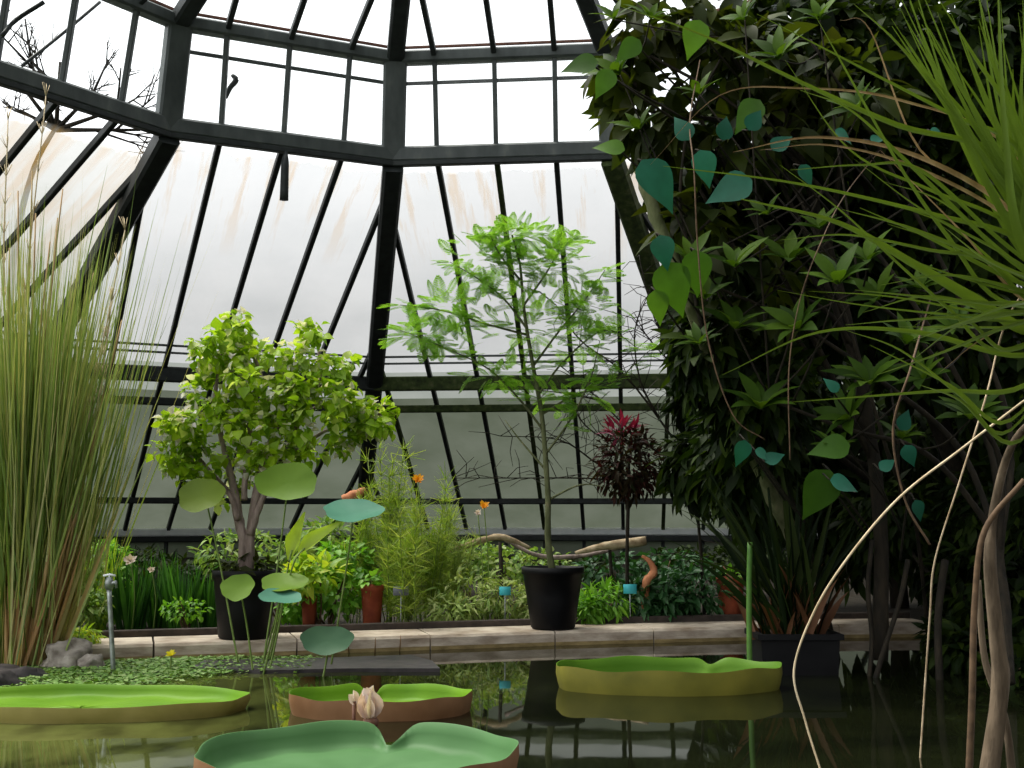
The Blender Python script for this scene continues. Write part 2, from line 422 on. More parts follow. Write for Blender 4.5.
M['pane_stained'] = pane_mat('stained_whitewashed_glass', (.255, .255, .25), (.17, .175, .15), .08, 1.0, (.46, .64), 3.0, .5)
M['pane_mid'] = pane_mat('pale_grey_glass', (.165, .175, .165), (.12, .135, .12), .05, 0)  # a step greyer than the whitewashed panes above
M['pane_low'] = pane_mat('dim_view_painted_glass', (.060, .069, .052), (.036, .045, .028), .015, 0)  # dim ground and trees outside are put into this darker grey-green colour
def clear_mat():
    m, n, out = newmat('clear_glass')
    tr = nn_(n, 'ShaderNodeBsdfTransparent'); tr.inputs[0].default_value = (.95, .97, .97, 1)
    g = nn_(n, 'ShaderNodeBsdfGlossy'); g.inputs['Roughness'].default_value = .02
    mx = nn_(n, 'ShaderNodeMixShader'); mx.inputs[0].default_value = .04
    n.links.new(tr.outputs[0], mx.inputs[1]); n.links.new(g.outputs[0], mx.inputs[2]); n.links.new(mx.outputs[0], out.inputs[0])
    return m
M['clear'] = clear_mat()

# ------------------------------------------------------------------ the glasshouse
GR, GC, GA, TURN = 4.979, np.array((-.586, 8.564)), 1.735, PI / 6
COS15 = math.cos(TURN / 2)
Z1, SLOPE = 5.48, 0.5665
Z2, IN2 = 6.58, 0.22
def corner(j, o, z):
    a = GA + j * TURN; r = GR + o / COS15
    return np.array((GC[0] + r * math.cos(a), GC[1] + r * math.sin(a), z))
def roofz(o): return Z1 - SLOPE * o
O_BASE = 7.95
Z_BASE = roofz(O_BASE)
SPACE = 0.697
GK = [1.65]          # the frame was measured at unit scale; the water's mirror image gives its true size
tn = [0]
def struct(mb, mat, name=None, parent=None, smooth=False, uv=None):
    if GK[0] != 1:
        ctr = np.array((0, 0, HC)); mb.V = [ctr + GK[0] * (v - ctr) for v in mb.V]
    if name is None:
        tn[0] += 1; name = 'trim_%d' % tn[0]
    o = mb.build(name, mat, parent, smooth, uv)
    if parent is None: o['kind'] = 'structure'
    return o
wn = [0]
def window_empty():
    wn[0] += 1
    e = bpy.data.objects.new('window_%d' % wn[0], None); COL.objects.link(e); e['kind'] = 'structure'; return e
def facepane(j, prof, mat, name, parent, vs0=0):
    """glass between corners j and j-1 following a profile of (offset, z)"""
    V = []; uv = []; v = vs0
    for i, (o, z) in enumerate(prof):
        a = corner(j, o, z); b = corner(j - 1, o, z)
        if i: v += math.hypot(o - prof[i - 1][0], z - prof[i - 1][1])
        L = np.linalg.norm(b - a) / 2
        V += [a, b]; uv += [(-L + j * 7.3, v), (L + j * 7.3, v)]
    F = np.array([(2 * i, 2 * i + 1, 2 * i + 3, 2 * i + 2) for i in range(len(prof) - 1)])
    mb = MB(); mb.add(V, F)
    return struct(mb, mat, name, parent, False, np.array(uv))
FACES = [-2, -1, 0, 1, 2, 3]
for j in FACES:
    A = corner(j, 0, 0)[:2]; B = corner(j - 1, 0, 0)[:2]
    e = unit(B - A); side = np.linalg.norm(B - A); mid = (A + B) / 2; n2 = unit(mid - GC)
    off = -(0.066 if j == 0 else 0.015)            # bars sit just off the middle, as in the photo
    def bar(u, o, z): return np.array((*(mid + e * u + n2 * o), z))
    # ---- the big sloping roof face
    win = window_empty()
    facepane(j, [(0.02, roofz(0.02)), (3.72, roofz(3.72))], M['pane_stained' if j >= 2 else 'pane_white'], 'glass_pane', win)
    facepane(j, [(3.72, roofz(3.72)), (4.3, roofz(4.3))], M['pane_mid'], 'glass_pane', win)
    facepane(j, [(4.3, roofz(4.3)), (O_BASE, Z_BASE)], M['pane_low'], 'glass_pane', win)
    t15 = math.tan(TURN / 2)
    kk = int((side / 2 + O_BASE * t15) / SPACE) + 1
    for k in range(-kk, kk + 1):
        u = off + SPACE * k
        o0 = max(0.0, (abs(u) - side / 2) / t15)
        if o0 > O_BASE - .4: continue
        mb = MB()
        beam(mb, bar(u, o0, roofz(o0) - .045), bar(u, O_BASE, Z_BASE - .045), .062, .085, (0, 0, 1))
        struct(mb, M['steel'] if k % 3 else M['moss_steel'] if j < 1 else M['steel'], 'glazing_bar', win)
    mb = MB()      # lap line of the panes just above the purlin
    beam(mb, corner(j, 3.36, roofz(3.36) - .02), corner(j - 1, 3.36, roofz(3.36) - .02), .03, .03)
    beam(mb, corner(j, 3.50, roofz(3.50) - .02), corner(j - 1, 3.50, roofz(3.50) - .02), .02, .03)
    struct(mb, M['steel_up'], 'glass_lap', win)
    # ---- purlins
    for o, hh, ww in ((3.76, .21, .12), (4.33, .11, .1), (6.75, .10, .1)):
        mb = MB(); beam(mb, corner(j, o, roofz(o) - .14), corner(j - 1, o, roofz(o) - .14), ww, hh)
        struct(mb, M['steel'] if o > 5 or j > 0 else M['moss_steel'])
    # ---- base sill and the low glazed wall under it
    mb = MB(); beam(mb, corner(j, O_BASE, Z_BASE + .02), corner(j - 1, O_BASE, Z_BASE + .02), .5, .13)
    struct(mb, M['sill'])
    mb = MB(); beam(mb, corner(j, O_BASE - .05, Z_BASE - .075), corner(j - 1, O_BASE - .05, Z_BASE - .10), .34, .12)
    struct(mb, M['steel'])
    win = window_empty()
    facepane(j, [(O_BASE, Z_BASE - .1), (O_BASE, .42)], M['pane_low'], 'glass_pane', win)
    L2 = np.linalg.norm(corner(j, O_BASE, 0) - corner(j - 1, O_BASE, 0)) / 2
    k2 = int(L2 / SPACE)
    for k in range(-k2, k2 + 1):
        mb = MB(); u = off + SPACE * k
        beam(mb, bar(u, O_BASE - .03, .4), bar(u, O_BASE - .03, Z_BASE - .1), .06, .06, (0, 1, 0))
        struct(mb, M['steel'], 'glazing_bar', win)
    mb = MB(); beam(mb, corner(j, O_BASE, .2), corner(j - 1, O_BASE, .2), .3, .46)
    wl = struct(mb, M['edging'], 'wall_base_%d' % (j + 3))
    # ---- ring beam under the lantern
    mb = MB(); beam(mb, corner(j, 0, Z1), corner(j - 1, 0, Z1), .2, .19); struct(mb, M['steel_up'])
    mb = MB(); beam(mb, corner(j, -.06, Z1 - .115), corner(j - 1, -.06, Z1 - .115), .09, .06); struct(mb, M['steel'])
    # ---- lantern glazing
    win = window_empty()
    facepane(j, [(0, Z1 + .08), (-IN2, Z2 - .05)], M['clear'], 'glass_pane', win)
    for k in range(-1, 2):
        u = off + SPACE * k
        mb = MB(); beam(mb, bar(u, -.03, Z1 + .06), bar(u, -IN2 - .02, Z2), .055, .07, (0, 1, 0))
        struct(mb, M['steel_up'], 'glazing_bar', win)
    if j <= 1:
        mb = MB(); beam(mb, corner(j, -IN2 + .12, Z2 - .26), corner(j - 1, -IN2 + .12, Z2 - .26), .03, .04)
        struct(mb, M['steel_up'], 'rail', win)
    # ---- upper ring and the cap roof
    mb = MB(); beam(mb, corner(j, -IN2, Z2), corner(j - 1, -IN2, Z2), .16, .15); struct(mb, M['steel_up'])
    mb = MB(); beam(mb, corner(j, -IN2 + .05, Z2 + .15), corner(j - 1, -IN2 + .05, Z2 + .15), .03, .03)
    struct(mb, solid('rusty_rail', [(.3, (.10, .04, .03)), (.7, (.2, .09, .06))], 8) if j == FACES[0] else bpy.data.materials['rusty_rail'])
    win = window_empty()
    zc = lambda i: Z2 + .38 * (i - IN2)
    facepane(j, [(-IN2, zc(IN2) + .02), (-4.3, zc(4.3) + .02)], M['clear'], 'glass_pane', win)
    for k in range(-1, 2):
        u = off + SPACE * k
        i1 = min(4.2, (side / 2 - abs(u)) / t15)
        mb = MB(); beam(mb, bar(u, -IN2, zc(IN2)), bar(u, -i1, zc(i1)), .06, .08); struct(mb, M['steel'], 'glazing_bar', win)
for j in range(FACES[0] - 1, FACES[-1] + 1):       # corner hips, posts and cap ribs
    mb = MB(); beam(mb, corner(j, -.05, roofz(0) - .12), corner(j, O_BASE, Z_BASE - .10), .24, .22); struct(mb, M['steel'] if j >= 0 else M['moss_steel'])
    mb = MB(); p = corner(j, -.02, 0) - corner(j, -1, 0); 
    beam(mb, corner(j, -.02, Z1 - .05), corner(j, -IN2 - .02, Z2 + .02), .27, .16, unit(p)); struct(mb, M['steel_up'])
    mb = MB(); beam(mb, corner(j, -IN2, Z2), corner(j, -4.3, Z2 + .38 * (4.3 - IN2)), .20, .18); struct(mb, M['steel'])
    mb = MB(); c = corner(j, O_BASE - .1, 0); beam(mb, (c[0], c[1], 0), (c[0], c[1], Z_BASE - .1), .22, .22, (0, 1, 0)); struct(mb, M['moss_steel'])

GK[0] = 1
# fittings on the ring beam
def fitting(name, label, cat, pts, r, mat='steel'):
    mb = MB(); tube(mb, smoothpath(pts, 4), r, 6); o = mb.build(name, M[mat]); tag(o, label, cat); return o
q = corner(0, -.1, Z1)
Yq = 12.75
fitting('winding_handle', 'short dark iron handle hanging below the ring beam left of centre', 'handle',
        [at(286, 152, 21.2), at(285, 165, 21.1), at(284, 200, 21.1)], (.033, .082, .09))
fitting('window_latch', 'hooked dark latch sticking out of a lantern glazing bar', 'latch',
        [at(226, 98, 21), at(230, 88, 20.9), at(236, 80, 20.9), at(232, 75, 20.9)], (.03, .05, .058, .033))
fitting('roof_wire', 'thin dark rod slanting across the lantern at upper left', 'rod',
        [at(22, 66, 18.6), at(62, 34, 19.1), at(100, 2, 19.6)], .03)
fitting('roof_wire', 'bent dark rod crossing the lantern in the top left corner', 'rod',
        [at(2, 36, 17.5), at(16, 20, 17.7), at(44, 2, 17.8)], .036)

b = (gx(8, 30), 30, -.35)
t = thing('bare_tree', 'bare branched tree outside, seen through the unwashed strip at far left', 'tree', b)
mb = MB()
def twigs(P, r, depth):
    tube(mb, P, (r, r * .5), 5)
    if depth:
        for k in range(3):
            a = P[0] + (P[-1] - P[0]) * rs.uniform(.4, 1); d = unit(P[-1] - P[0]) + rs.normal(0, .55, 3)
            twigs(np.array([a, a + unit(d) * np.linalg.norm(P[-1] - P[0]) * .62]), r * .55, depth - 1)
tube(mb, smoothpath([b, at(10, 300, 30), at(30, 180, 30), at(60, 120, 30)], 6), (.12, .05), 8)
for px, py in ((10, 70), (30, 60), (60, 62), (95, 90), (120, 108), (140, 130), (20, 110)):
    twigs(np.array([at(56, 130, 30), at(px, py, 30)]), .07, 3)
mb.build('branches', M['bark_dark'], t)
# ------------------------------------------------------------------ ground, kerb, water
KE = [(-9.0, 8.9), (-3.22, 10.80), (.43, 11.95), (3.46, 12.67), (4.52, 12.78)]
mb = MB(); mb.add([(-60, -20, -.35), (60, -20, -.35), (60, 90, -.35), (-60, 90, -.35)], np.array([(0, 1, 2, 3)]))
o = struct(mb, M['outside'], 'ground')
mb = MB(); mb.add([(-14, -6, 0), (14, -6, 0), (14, 13.2, 0), (-14, 13.2, 0)], np.array([(0, 1, 2, 3)]))
o = mb.build('pond_water', M['water'], smooth=False); tag(o, 'dark still pond water mirroring the glasshouse and the plants', 'water', kind='structure')
# bed behind the kerb
K = np.array(KE)
def krb(i):
    t = unit(K[min(i + 1, len(K) - 1)] - K[max(i - 1, 0)]); return np.array((-t[1], t[0]))
KN = [krb(i) for i in range(len(K))]
mb = MB(); V = []
for i in range(len(K)):
    a = K[i] + KN[i] * .5; V += [(a[0], a[1], .09), (a[0] * 4, 42, .09)]
V += [(5.0, 13.3, .09), (40, 42, .09)]
mb.add(V, np.array([(2 * i, 2 * i + 2, 2 * i + 3, 2 * i + 1) for i in range(len(V) // 2 - 1)]))
struct(mb, M['soil'], 'floor')
def kpt(i, t, o, z):
    a = K[i] * (1 - t) + K[i + 1] * t; n = unit(KN[i] * (1 - t) + KN[i + 1] * t); p = a + n * o; return (p[0], p[1], z)
nk = [3, 3, 3, 1]
for i in range(len(K) - 1):
    for s in range(nk[i]):
        t0 = s / nk[i] + .002; t1 = (s + 1) / nk[i] - .002
        mb = MB(); prof = [(0, -.3, 1), (0, .035, 1), (0, .115, 0), (.02, .14, 0), (.6, .145, 0), (.62, .12, 0), (.62, -.1, 0)]
        V = [kpt(i, t, o, z) for t in (t0, t1) for o, z, _ in prof]
        n = len(prof)
        for a in range(n - 1):
            mb2 = np.array([(a, n + a, n + a + 1, a + 1)])
            mb.add(V, mb2, 1 if a == 0 else 0)
        mb.add(V, [np.array([list(range(n))]), np.array([list(range(2 * n - 1, n - 1, -1))])])
        struct(mb, [M['kerb'], M['kerb_wet']])
    mb = MB(); a, b = kpt(i, 0, .66, .15), kpt(i, 1, .66, .15); beam(mb, a, b, .06, .12); struct(mb, M['edging'])
# right bank: low soil mound where the big shrubs stand
mb = MB(); V = []; N = 24
def bankz(x, y):
    return .14 * mnoise.noise(Vector((x * .7, y * .7, 0))) + .12
xs = np.linspace(4.3, 14, N); ys = np.linspace(1.5, 22, N)
for y in ys:
    for x in xs:
        edge = 4.75 + .25 * math.sin(y * 1.3)
        z = -.3 + min(1, max(0, (x - edge + .2) / .5)) * (.3 + bankz(x, y))
        V.append((x, y, z))
mb.add(V, np.array([(r * N + c, r * N + c + 1, (r + 1) * N + c + 1, (r + 1) * N + c) for r in range(N - 1) for c in range(N - 1)]))
o = mb.build('soil_bank', M['soil']); o['kind'] = 'structure'
# ------------------------------------------------------------------ giant water-lily pads
def pad_mat(name, top, inner, seed):
    m, n, out = newmat(name)
    t = nn_(n, 'ShaderNodeTexCoord')
    c = ramp(n, [(.3, top[0]), (.7, top[1])], noise_(n, 1.5, 5, t.outputs['Object']))
    p = nn_(n, 'ShaderNodeBsdfPrincipled'); n.links.new(c, p.inputs['Base Color']); p.inputs['Roughness'].default_value = .5
    p.inputs['Specular IOR Level'].default_value = .15
    tr = nn_(n, 'ShaderNodeBsdfTranslucent'); n.links.new(c, tr.inputs[0])
    mx = nn_(n, 'ShaderNodeMixShader'); mx.inputs[0].default_value = .12
    n.links.new(p.outputs[0], mx.inputs[1]); n.links.new(tr.outputs[0], mx.inputs[2]); n.links.new(mx.outputs[0], out.inputs[0])
    return m
M['pad_bright'] = pad_mat('lily_pad_bright', ((.085, .20, .007), (.14, .28, .012)), None, 1)
M['pad_soft'] = pad_mat('lily_pad_soft', ((.055, .14, .045), (.085, .19, .07)), None, 2)
M['pad_right'] = pad_mat('lily_pad_fresh', ((.06, .15, .012), (.10, .21, .015)), None, 3)
M['rim_olive'] = solid('pad_rim_olive', [(.3, (.12, .12, .015)), (.7, (.21, .19, .025))], 3, .6)
M['rim_red'] = solid('pad_rim_reddish', [(.3, (.17, .08, .03)), (.7, (.28, .15, .07))], 3, .6)
M['rim_gold'] = solid('pad_rim_golden', [(.3, (.18, .16, .03)), (.7, (.32, .27, .08))], 3, .6)
M['rib'] = solid('pad_rib_brown', [(.3, (.18, .10, .04)), (.7, (.26, .15, .06))], 3, .6)
def lily_pad(label, c, rx, ry, hgt, notch_deg, top, rim, tilt=0.0, nd_=.16, nh=.8):
    t = thing('giant_lily_pad', label, 'lily pad', (c[0], c[1], 0), 'giant lily pads with upturned rims')
    N = 160; th = np.linspace(0, 2 * PI, N, endpoint=False); nd = math.radians(notch_deg)
    dth = (th - nd + PI) % (2 * PI) - PI
    nf = np.exp(-(dth / .07) ** 2)                       # notch where the two lobes meet
    radf = 1 - nd_ * nf; hf = 1 - nh * np.exp(-(dth / .10) ** 2)
    wob = 1 + .012 * np.sin(th * 5 + c[0] * 7) + .008 * np.sin(th * 11)
    def ring(r, z): return np.stack((c[0] + rx * r * radf * wob * np.cos(th), c[1] + ry * r * radf * wob * np.sin(th), z + 0 * th + tilt * r * np.cos(th)), 1)
    zb = .012
    lip = hgt * hf * (1 + .06 * np.sin(th * 7 + 1))
    rings_top = [ring(r, zb + .006 * np.sin(th * 12) * r + .004) for r in (.02, .25, .5, .7, .84, .91)] + \
                [ring(.955, zb + lip * .25), ring(.985, zb + lip * .6), ring(1.0, zb + lip), ring(1.008, zb + lip * 1.01)]
    def loft(rings, flip=False):
        V = np.concatenate(rings); F = []
        for i in range(len(rings) - 1):
            for k in range(N):
                q = (i * N + k, i * N + (k + 1) % N, (i + 1) * N + (k + 1) % N, (i + 1) * N + k)
                F.append(q[::-1] if flip else q)
        return V, np.array(F)
    mb = MB(); V, F = loft(rings_top); mb.add(V, [F, np.array([list(range(N))])])
    mb.build('pad_surface', M[top], t)
    mb = MB(); V, F = loft([ring(1.008, zb + lip * 1.01), ring(1.012, zb + lip * .6), ring(.995, zb + lip * .15), ring(.97, -.03)], True); mb.add(V, F)
    r = mb.build('rim', M[rim], t); r['label'] = 'upturned rim of the pad, its outside veined'
    for k in range(0, N, 8):                              # veins standing out on the outside of the rim
        mb = MB(); P = [ring(1.018, 0)[k] * (1, 1, 0) + (0, 0, zb + lip[k] * f) for f in (.95, .5)] + [ring(1.0, 0)[k] * (1, 1, 0) + (0, 0, 0)]
        tube(mb, P, (.003, .005, .006), 4); mb.build('rim_vein', M['rib'], r)
    return t
lily_pad('near giant pad with a deep notch in its far rim, cut by the bottom edge', (gx(357, 6.02, .1), 6.02), .785, .72, .14, 82, 'pad_soft', 'rim_red')
lily_pad('giant pad at right in front of the square black planter', (gx(668, 9.1, .1), 9.1), .845, .46, .16, 62, 'pad_right', 'rim_olive', .0, .05, .35)
lily_pad('pad behind the pink-white lily bud, its right rim reddish', (gx(380, 8.0, .1), 8.0), .60, .40, .115, 100, 'pad_bright', 'rim_red')
lily_pad('large flat pad at far left, running out of the picture', (gx(80, 8.05, .1), 8.05), 1.12, .52, .085, 200, 'pad_bright', 'rim_gold')

# lily bud
t = thing('water_lily_bud', 'pink-white water lily bud with brown base between two pads', 'flower', onz(370, 716, 0))
c0 = at(371, 700, 7.15)
pet = leaf_tpl(.40, 6, .9, -.22, .8, .8)
mb = MB(); k = 9; th = np.arange(k) * 2.4; d = np.stack((np.cos(th) * .33, np.sin(th) * .33, np.ones(k)), 1)
base = np.array((c0[0], 7.15, .075)); d2 = unit(d + np.array((-.12, 0, 0)))
inst(mb, pet, base + d * (.05, .05, 0), d2, np.stack((-np.cos(th), -np.sin(th), 0 * th + .3), 1), np.linspace(.16, .21, k))
mb.build('petals', M['bud_petal'], t)
mb = MB(); P = [base + (0, 0, dz) for dz in (-.06, -.02, .01, .03)]; tube(mb, P, (.02, .045, .05, .035), 10); mb.build('sepal_cup', M['sepal'], t)
mb = MB(); tube(mb, smoothpath([(base[0] - .02, 7.15, -.05), base + (0, 0, -.05)], 3), .014, 6); mb.build('stem', M['sepal'], t)
t = thing('fallen_petal', 'small white curled petal beside the pink-white bud', 'petal', onz(357, 712, 0))
mb = MB(); b2 = at(354, 703, 7.2); inst(mb, pet, np.array([b2, b2 + (.01, 0, -.01)]), np.array([(-.3, .1, 1), (-.5, 0, .6)]), np.array([(1, -.4, 0), (.6, -1, .2)]), .075)
mb.build('petals', M['white_petal'], t)
mb = MB(); tube(mb, [(b2[0], 7.2, -.03), b2 + (0, 0, .01)], .012, 6); mb.build('stem', M['sepal'], t)

# raised lotus leaves
def lotus(label, px, py, wpx, hpx, Y, mat, facing=(0, -1, .4), root=None, curl=.12, stem='stem'):
    c = at(px, py, Y); R = wpx / 2 / FPX * Y
    f = unit(facing); a = unit(np.cross((0, 0, 1), f)); b = np.cross(f, a)
    base = np.array(root if root is not None else (c[0] + .02, Y + .03, -.05))
    t = thing('lotus_leaf', label, 'lotus leaf', (base[0], base[1], 0), 'lotus leaves on tall stems')
    N = 40; V = [c - f * .02 * 0]; rings = [.04, .35, .6, .85, 1.0]
    ratio = hpx / wpx / max(.15, math.hypot(b[2], 0) if abs(b[2]) > .15 else .15)
    ratio = min(1.25, ratio)
    for r in rings:
        for k in range(N):
            th = 2 * PI * k / N; rr = R * r * (1 + .05 * math.sin(3 * th + px) * r + .03 * math.sin(7 * th) * r)
            V.append(c + a * rr * math.cos(th) + b * rr * math.sin(th) * ratio + f * R * (curl * r * r + .03 * r * r * math.sin(3 * th + py)))
    tri = np.array([(0, 1 + k, 1 + (k + 1) % N) for k in range(N)])
    qd = np.array([(1 + i * N + k, 1 + (i + 1) * N + k, 1 + (i + 1) * N + (k + 1) % N, 1 + i * N + (k + 1) % N) for i in range(4) for k in range(N)])
    mb = MB(); mb.add(V, [tri, qd]); mb.build('leaf_blade', M[mat], t)
    mb = MB(); midp = (c - f * .10) * .6 + base * .4 + np.array((0, .03, 0))
    tube(mb, smoothpath([base, midp, c - f * .08, c - f * .005], 6), (.010, .008, .006), 6); mb.build('stem', M[stem], t)
M['lotus_g'] = pad_mat('lotus_green', ((.08, .155, .012), (.12, .21, .018)), None, 1)
M['lotus_o'] = pad_mat('lotus_olive', ((.075, .12, .008), (.11, .16, .012)), None, 1)
M['lotus_t'] = pad_mat('lotus_teal', ((.04, .15, .09), (.08, .22, .15)), None, 1)
M['lotus_d'] = pad_mat('lotus_grey_teal', ((.035, .09, .045), (.06, .13, .065)), None, 1)
rt = onz(256, 664, 0)
def rootat(px, Y): return (gx(px, Y, 0), Y, -.05)
lotus('biggest round lotus leaf, facing us beside the pale trunk', 287, 483, 61, 38, 10.2, 'lotus_g', (0.1, -1, .55), rootat(262, 10.3))
lotus('olive lotus leaf half hidden left of the pale trunk', 202, 496, 50, 34, 10.3, 'lotus_o', (-.25, -1, .5), rootat(240, 10.35))
lotus('wide teal lotus leaf seen edge on, right of the biggest one', 353, 513, 60, 22, 10.1, 'lotus_t', (.15, -1, 1.9), rootat(330, 10.25))
lotus('small round lotus leaf in front of the left black pot', 238, 588, 34, 25, 9.7, 'lotus_g', (-.1, -1, .6), rootat(254, 9.9))
lotus('thin bluish lotus leaf tilted beside the left black pot', 280, 598, 42, 13, 9.7, 'lotus_t', (.35, -.8, 2.2), rootat(262, 9.85))
lotus('low green lotus leaf right of the left black pot', 284, 584, 46, 17, 9.9, 'lotus_g', (0, -1, 1.8), rootat(268, 10))
lotus('grey-teal lotus leaf hanging in front of the kerb', 327, 641, 52, 27, 9.6, 'lotus_d', (0, -1, .55), rootat(322, 9.7))
# two furled young leaves
for lb, P in (('long furled bright leaf leaning left above the pot', [(262, 650, 10.1), (283, 590, 10.1), (292, 550, 10.1), (305, 512, 10.1)]),
              ('long furled bright leaf arching right above the pot', [(268, 650, 10.0), (290, 575, 10.0), (305, 548, 10.0), (345, 520, 10.0)])):
    b = onz(P[0][0], 662, 0); t = thing('furled_lotus_leaf', lb, 'lotus leaf', (b[0], b[1], 0), 'furled lotus leaves')
    pts = smoothpath([(b[0], b[1], -.05)] + [at(*p) for p in P[1:]], 7)
    mb = MB(); tube(mb, pts[:15], .008, 6); mb.build('stem', M['stem'], t)
    mb = MB(); ribbon(mb, pts[12:], .15, side=np.array((1, -.3, .1)), fold=.6, taper=(.2, 1, .1)); mb.build('leaf_blade', M['g_lime'], t)

# yellow pond flower
b = at(171, 656, 9.9)
t = thing('pond_flower', 'small yellow flower standing in the weed before the kerb', 'flower', (b[0], 9.9, 0))
mb = MB(); rosette(mb, b, 8, leaf_tpl(.35, 3), .055, (0, -.6, .8)); mb.build('petals', M['yellow'], t)
mb = MB(); tube(mb, smoothpath([(b[0], 9.9, -.02), b - (0, 0, .005)], 4), .008, 5); mb.build('stem', M['stem'], t)

# floating weed in the left bay and the dark slate ledge
mb = MB(); k = 20000
X = rs.uniform(-6.0, -1.7, k); Y = 8.75 + rs.uniform(0, 1, k) ** .8 * 2.1
keep = (Y < 10.75 + (X + 3.2) * .32 - .05) & (Y > 8.6 + .5 * np.sin(X * 2.1) + np.clip((X + 3.3) * .75, 0, 2) + rs.normal(0, .12, k))
X, Y = X[keep], Y[keep]; k = len(X)
th = rs.uniform(0, 2 * PI, k)
inst(mb, leaf_tpl(.45, 2, .1, .05), np.stack((X, Y, .006 + rs.rand(k) * .022), 1), np.stack((np.cos(th), np.sin(th), .25 + 0 * th), 1), np.tile((0, 0, 1.), (k, 1)) + rs.normal(0, .25, (k, 3)), rs.uniform(.02, .055, k))
o = mb.build('floating_weed', M['duck']); tag(o, 'green mat of small weed floating before the kerb at left', 'water weed', kind='stuff')
mb = MB()
a, b2, c2, d2 = onz(205, 663, 0), onz(432, 664, 0), onz(440, 672, 0), onz(190, 671, 0)
def slabby(mb, pts, z0, z1):
    n = len(pts); V = [(p[0], p[1], z0) for p in pts] + [(p[0] * 1.0, p[1], z1) for p in pts]
    mb.add(V, [np.array([(i, (i + 1) % n, n + (i + 1) % n, n + i) for i in range(n)]), np.array([list(range(n, 2 * n))]), np.array([list(range(n - 1, -1, -1))])])
slabby(mb, [d2, onz(260, 674, 0), onz(350, 672, 0), c2, b2, onz(410, 658, 0), onz(330, 661, 0), a], -.2, .03)
o = mb.build('slate_ledge', M['slab'], smooth=False); tag(o, 'dark wet slate ledge just above the water before the kerb', 'stone slab')

# rocks
def rock(label, c, r, mat='rock', seed=0, sq=.7):
    mb = MB(); N, K2 = 20, 12; V = []
    for i in range(K2 + 1):
        ph = PI * i / K2
        for k in range(N):
            th = 2 * PI * k / N; u = Vector((math.sin(ph) * math.cos(th), math.sin(ph) * math.sin(th), math.cos(ph)))
            s = 1 + .45 * mnoise.noise(u * 1.6 + Vector((seed * 3.1, 0, 0))) + .15 * mnoise.noise(u * 5 + Vector((seed, 0, 0)))
            V.append((c[0] + u.x * r * s, c[1] + u.y * r * s, c[2] + u.z * r * s * sq))
    mb.add(V, np.array([(i * N + k, (i + 1) * N + k, (i + 1) * N + (k + 1) % N, i * N + (k + 1) % N) for i in range(K2) for k in range(N)]))
    o = mb.build('rock', M[mat]); tag(o, label, 'rock', 'rocks at the left bank'); return o
rock('pale boulder at the left end of the kerb', (gx(68, 10.3), 10.3, .06), .23, seed=1)
rock('small pale rock right of the pale boulder', (gx(92, 10.2), 10.2, .03), .12, seed=2)
rock('dark flat rock at the foot of the reed clump', (gx(14, 9.6), 9.6, .0), .26, 'slab', 3, .4)
rock('rock at the left picture edge before the reed clump', (gx(-8, 9.1), 9.1, .0), .22, 'slab', 4, .5)

# ------------------------------------------------------------------ pots
def round_pot(parent, c, rt_, rb, h, mat='pot', soilmat='pot_soil'):
    N = 40
    prof = [(rb * .92, 0), (rb, .015), (rb + (rt_ - rb) * .5, h * .5), (rt_ * .985, h * .88), (rt_ * 1.03, h * .885), (rt_ * 1.04, h), (rt_ * .97, h), (rt_ * .95, h * .9)]
    V = []; F = []
    for r, z in prof:
        for k in range(N):
            a = 2 * PI * k / N; V.append((c[0] + r * math.cos(a), c[1] + r * math.sin(a), c[2] + z))
    for i in range(len(prof) - 1):
        for k in range(N): F.append((i * N + k, i * N + (k + 1) % N, (i + 1) * N + (k + 1) % N, (i + 1) * N + k))
    mb = MB(); mb.add(V, [np.array(F), np.array([list(range(N - 1, -1, -1))])]); p = mb.build('pot', M[mat], parent)
    mb = MB(); V = [(c[0], c[1], c[2] + h * .93)] + [(c[0] + rt_ * .95 * math.cos(2 * PI * k / N), c[1] + rt_ * .95 * math.sin(2 * PI * k / N), c[2] + h * .9) for k in range(N)]
    mb.add(V, np.array([(0, 1 + k, 1 + (k + 1) % N) for k in range(N)])); mb.build('soil', M[soilmat], parent)
    return p

def branch(mb, P, r0, r1, rough=.12, sides=8, n=5): 
    pts = smoothpath(P, n); tube(mb, pts, np.linspace(r0, r1, len(pts)), sides, rough=rough); return pts

# --- left: potted tree with fresh green crown
Y = 11.3
pc = np.array((gx(244, Y), Y, .145))
t = thing('potted_tree', 'bushy green tree with pale forked trunk in the left black pot', 'potted tree', pc)
round_pot(t, pc, .30, .24, .63)
zz = .72
mb = MB()
forks = [
    [(246, 575), (244, 545), (238, 515), (232, 480), (222, 440), (215, 400), (222, 350)],
    [(246, 560), (252, 520), (262, 470), (272, 430), (262, 380), (250, 345)],
    [(250, 535), (262, 500), (285, 455), (300, 420), (320, 380), (318, 345)],
    [(238, 520), (230, 495), (200, 460), (180, 430), (168, 415)],
    [(272, 432), (300, 415), (330, 405), (360, 412), (385, 415)],
    [(244, 500), (246, 470), (250, 430), (240, 390), (235, 345)],
    [(285, 455), (310, 440), (330, 430), (345, 440)],
]
tips = []
for i, fk in enumerate(forks):
    P = []
    for m_, (x, y) in enumerate(fk):
        dy = 0 if m_ == 0 else (.10 + .03 * i) * m_ / 3
        P.append(at(x, y, Y + dy))
    if i < 2: P[0] = np.array((pc[0] + (.02 if i else -.02), Y, zz - .02))
    r0 = (.060, .05, .038, .032, .028, .032, .022)[i]
    pts = branch(mb, P, r0, .012, .18); tips.append(pts)
mb.build('trunk', M['bark_pale'], t)
